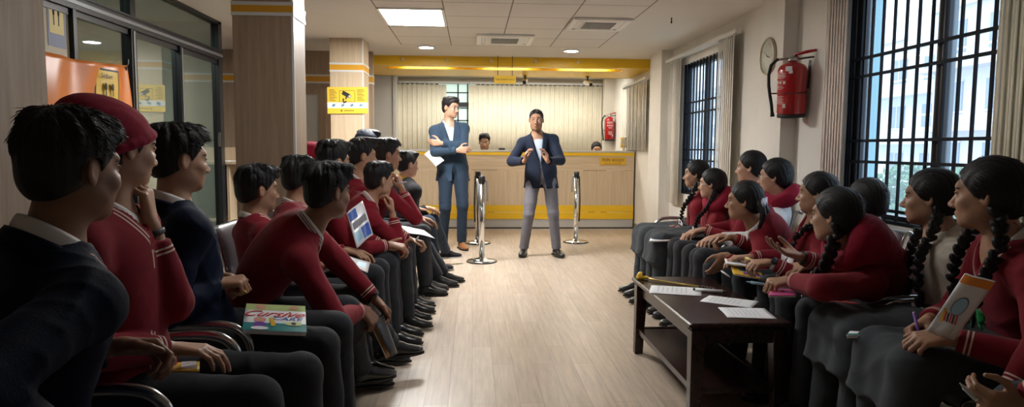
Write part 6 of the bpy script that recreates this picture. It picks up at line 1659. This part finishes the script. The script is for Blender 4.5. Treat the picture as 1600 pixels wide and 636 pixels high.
def stick(name, a, b, rad, m, label, cat, tip=None, tm=None):
    r = empty(name, a, label, cat); d = (b-a).normalized()
    MB().cyl(a, b, rad, n=10).build('barrel', m, r); MB().cyl(b, b+d*rad*3, rad*.8, rad*.2, n=10).build('tip', tm or m, r); MB().cyl(a-d*rad*1.2, a, rad*.75, rad*.9, n=10).build('end_cap', tm or m, r); return r
stick('pen', V3(622, 287, 5.27), V3(636, 284, 5.22), .005, M['paper_grey'], 'grey pen held at the mouth of the pen-holding boy', 'pen', tm=M['ink'])
stick('chalk_stick', V3(648, 378, 4.60), V3(653, 371, 4.56), .006, M['paper'], 'white stick in the hand of the cheek-leaning boy', 'chalk')
sheet('paper_sheaf', V3(676, 232, 7.90), V3(694, 251, 7.82), V3(663, 241, 7.86), M['paper'], 'folded white papers tucked under the blue-suited man’s arm', 'paper', th=.004, curl=.01, prints=(('print_lines', .2, .8, .35, .42, M['green_print']), ('print_lines', .2, .7, .55, .60, M['green_print'])))

# on and around the low table
TT = TZ+.0006
def flat(name, cx, cy, w, h, ang, label, z=TT, group='papers on the low table', lines=7):
    r = empty(name, (cx, cy, z), label, 'paper', group, 0)
    T = Matrix.Translation((cx, cy, z)) @ Matrix.Rotation(ang, 4, 'Z')
    MB().grid(lambda u, v: T@Vector(((u-.5)*w, (v-.5)*h, .0012+.004*max(0, u-.75)*v+.002*math.sin(u*5)*v*v)), 10, 10).build('page', M['paper'], r, solid=.0008)
    b = MB()
    for k in range(lines): b.add([T@Vector((-w*.36, h*(.34-.09*k), .0068)), T@Vector((w*(.36-.1*(k % 3)), h*(.34-.09*k), .0068)), T@Vector((w*(.36-.1*(k % 3)), h*(.325-.09*k), .0068)), T@Vector((-w*.36, h*(.325-.09*k), .0068))], [(3, 2, 1, 0)])
    b.build('print_lines', M['paper_grey'], r); return r
c1, c2, c3 = V3(1066, 456, 3.55), V3(1180, 477, 3.25), V3(1196, 494, 3.02)
flat('paper_sheet', 1.10, 3.50, .21, .27, 1.25, 'white paper at the far left of the low table')
flat('paper_sheet', 1.295, 3.235, .17, .25, .95, 'white paper at the right edge of the low table, the further of two')
flat('paper_sheet', 1.285, 3.00, .20, .22, 1.42, 'white paper at the near right corner of the low table')
a, b_ = Vector((1.000, 3.81, TT+.012)), Vector((1.245, 3.56, TT+.010))
r = empty('ornamental_wand', a, 'golden wand with yellow wrapped tip lying across the low table', 'wand')
MB().tube([a, a+(b_-a)*.3+Vector((0,0,-.004)), a+(b_-a)*.7+Vector((0,0,-.003)), b_], .006, 10).build('rod', mat('gold_foil', (.50, .36, .10), .3, metal=.6), r)
MB().lathe([(0, -.012), (.022, -.011), (.026, .0), (.018, .02), (.010, .03), (0, .034)], 16, 0, Matrix.Translation(a+Vector((-.012, .01, .0)))).rbox((-.035, -.012, -.01), (.035, .012, .008), .005, 0, Matrix.Translation(a)).build('wrapped_tip', M['yellow_print'], r)
MB().lathe([(0, .0), (.008, .0), (.006, .016), (0, .018)], 10, 0, Matrix.Translation(a+Vector((0, .0, .012)))).build('black_knob', M['ink'], r)
d = (b_-a).normalized(); bb = MB()
for i in range(6): bb.lathe([(0, -.008), (.006, -.006), (.0095, 0), (.006, .006), (0, .008)], 12, 0, frame(b_+d*(.012+.016*i), Vector((0, 0, 1)).cross(d), (0, 0, 1)))
bb.build('beads', mat('bead_brown', (.06, .025, .015), .3), r)
w0, w1 = Vector((1.20, 3.475, TT+.012)), Vector((1.33, 3.415, TT+.012))
stick('marker', w0, w1, .009, M['paper'], 'white capped marker beside the wand on the low table', 'marker', tm=M['bead'] if 'bead' in M else M['ink'])

sheet('open_book', V3(1018, 370, 5.08), V3(1052, 369, 5.08), V3(1014, 377, 4.84), M['paper'], 'open white book on the grey skirt of the scarf girl', 'book', th=.003, pages=.004, prints=(('orange_edge', .82, 1, .6, 1, M['orange_print']),))
sheet('notebook', V3(1132, 404, 3.66), V3(1176, 409, 3.66), V3(1134, 412, 3.46), M['paper'], 'white notebook on the lap of the ponytail girl', 'book', th=.003, pages=.004)
sheet('picture_book', V3(1142, 416, 3.52), V3(1188, 424, 3.52), V3(1146, 428, 3.34), M['yellow_print'], 'yellow and blue picture book between the ponytail girl and the hooded girl', 'book', th=.003, pages=.004, prints=(('blue_print', .25, .75, .15, .45, M['blue_print']), ('blue_print', .35, .95, .55, .85, M['purple_print']), ('orange_print', .55, .85, .25, .5, M['orange_print'])))
stick('chalk_stick', V3(1166, 403, 3.40), V3(1176, 407, 3.36), .006, M['sign_cream'], 'pale chalk stick in the hand wearing a grey watch', 'chalk')
stick('chalk_stick', V3(1128, 424, 3.60), V3(1138, 431, 3.56), .005, M['paper'], 'white stick dropped from the fingers of the ponytail girl', 'chalk')
stick('pen', V3(1192, 444, 2.80), V3(1173, 441, 2.82), .006, M['sky_print'], 'light blue pen in the fist of the hooded girl', 'pen')
sheet('notebook', V3(1205, 452, 2.82), V3(1246, 452, 2.82), V3(1200, 462, 2.66), mat('pink_cover', (.55, .08, .25), .5), 'pink notebook under the fist of the hooded girl', 'book', th=.003, pages=.004)
sheet('folder', V3(1290, 466, 2.80), V3(1345, 474, 2.80), V3(1292, 474, 2.62), mat('red_folder', (.35, .03, .03), .5), 'red folder squeezed on the lap of the hooded girl', 'folder', th=.003, pages=.003)
sheet('notebook', V3(1336, 510, 2.50), V3(1402, 510, 2.46), V3(1322, 524, 2.28), M['paper'], 'dark-edged notebook on the lap of the cream-shirt girl', 'book', th=.003, pages=.006, prints=(('green_edge', 0, 1, .86, 1, M['teal']),))
stick('pen', V3(1428, 490, 2.17), V3(1437, 524, 2.10), .005, M['purple_print'], 'dark pen upright in the writing hand of the packet girl', 'pen', tm=M['chrome'])
stick('marker', V3(1523, 622, 1.66), V3(1507, 606, 1.66), .0065, M['paper'], 'white marker in the clasped hands at the bottom right corner', 'marker')
# plastic packet held by the braided girl
r, f, X, Y, Nn = sheet('plastic_packet', V3(1509, 427, 1.90), V3(1556, 440, 1.84), V3(1448, 516, 2.02), GL, 'white plastic packet with orange band held by the braided girl', 'packet', th=.010, curl=.006,
    prints=(('orange_band', 0, 1, 0, .13, M['orange_print']),))
def pdisc(u, v, ru, rv, m, nm, e=.0075):
    c = f(u, v, e); b = MB(); k = 20
    b.add([c]+[c+X*ru*math.cos(2*math.pi*i/k)+Y*rv*math.sin(2*math.pi*i/k) for i in range(k)], [(0, 1+i, 1+(i+1) % k) for i in range(k)]); return b.build(nm, m, r)
pdisc(.50, .47, .24, .15, M['ink'], 'oval_outline'); pdisc(.50, .47, .22, .14, M['sky_print'], 'oval_picture', .0082)
for k in range(5):
    MB().add([f(.20+.10*k, .60+.02*(k % 2), .0076), f(.25+.10*k, .60, .0076), f(.36+.10*k, .74, .0076), f(.30+.10*k, .75, .0076)], [(0, 3, 2, 1)]).build('stripe_print', M['ink'] if k % 2 else M['red_print'], r)
MB().add([f(.08, .56, .0076), f(.16, .55, .0076), f(.30, .78, .0076), f(.20, .79, .0076)], [(0, 3, 2, 1)]).build('stripe_print', M['yellow_print'], r)
for k in range(6):
    MB().add([f(.1, .82+.025*k, .0076), f(.8, .82+.025*k, .0076), f(.8, .832+.025*k, .0076), f(.1, .832+.025*k, .0076)], [(0, 3, 2, 1)]).build('print_line', M['paper_grey'], r)
# small device on the counter
r = empty('card_reader', (.44, 10.3, 1.195), 'small dark device on the counter beside the bearded man', 'device')
MB().rbox((.40, 10.25, 1.1955), (.50, 10.37, 1.225), .006).build('body', M['black_plastic'], r); MB().box((.42, 10.30, 1.225), (.48, 10.35, 1.228)).build('screen', M['grey_metal'], r)
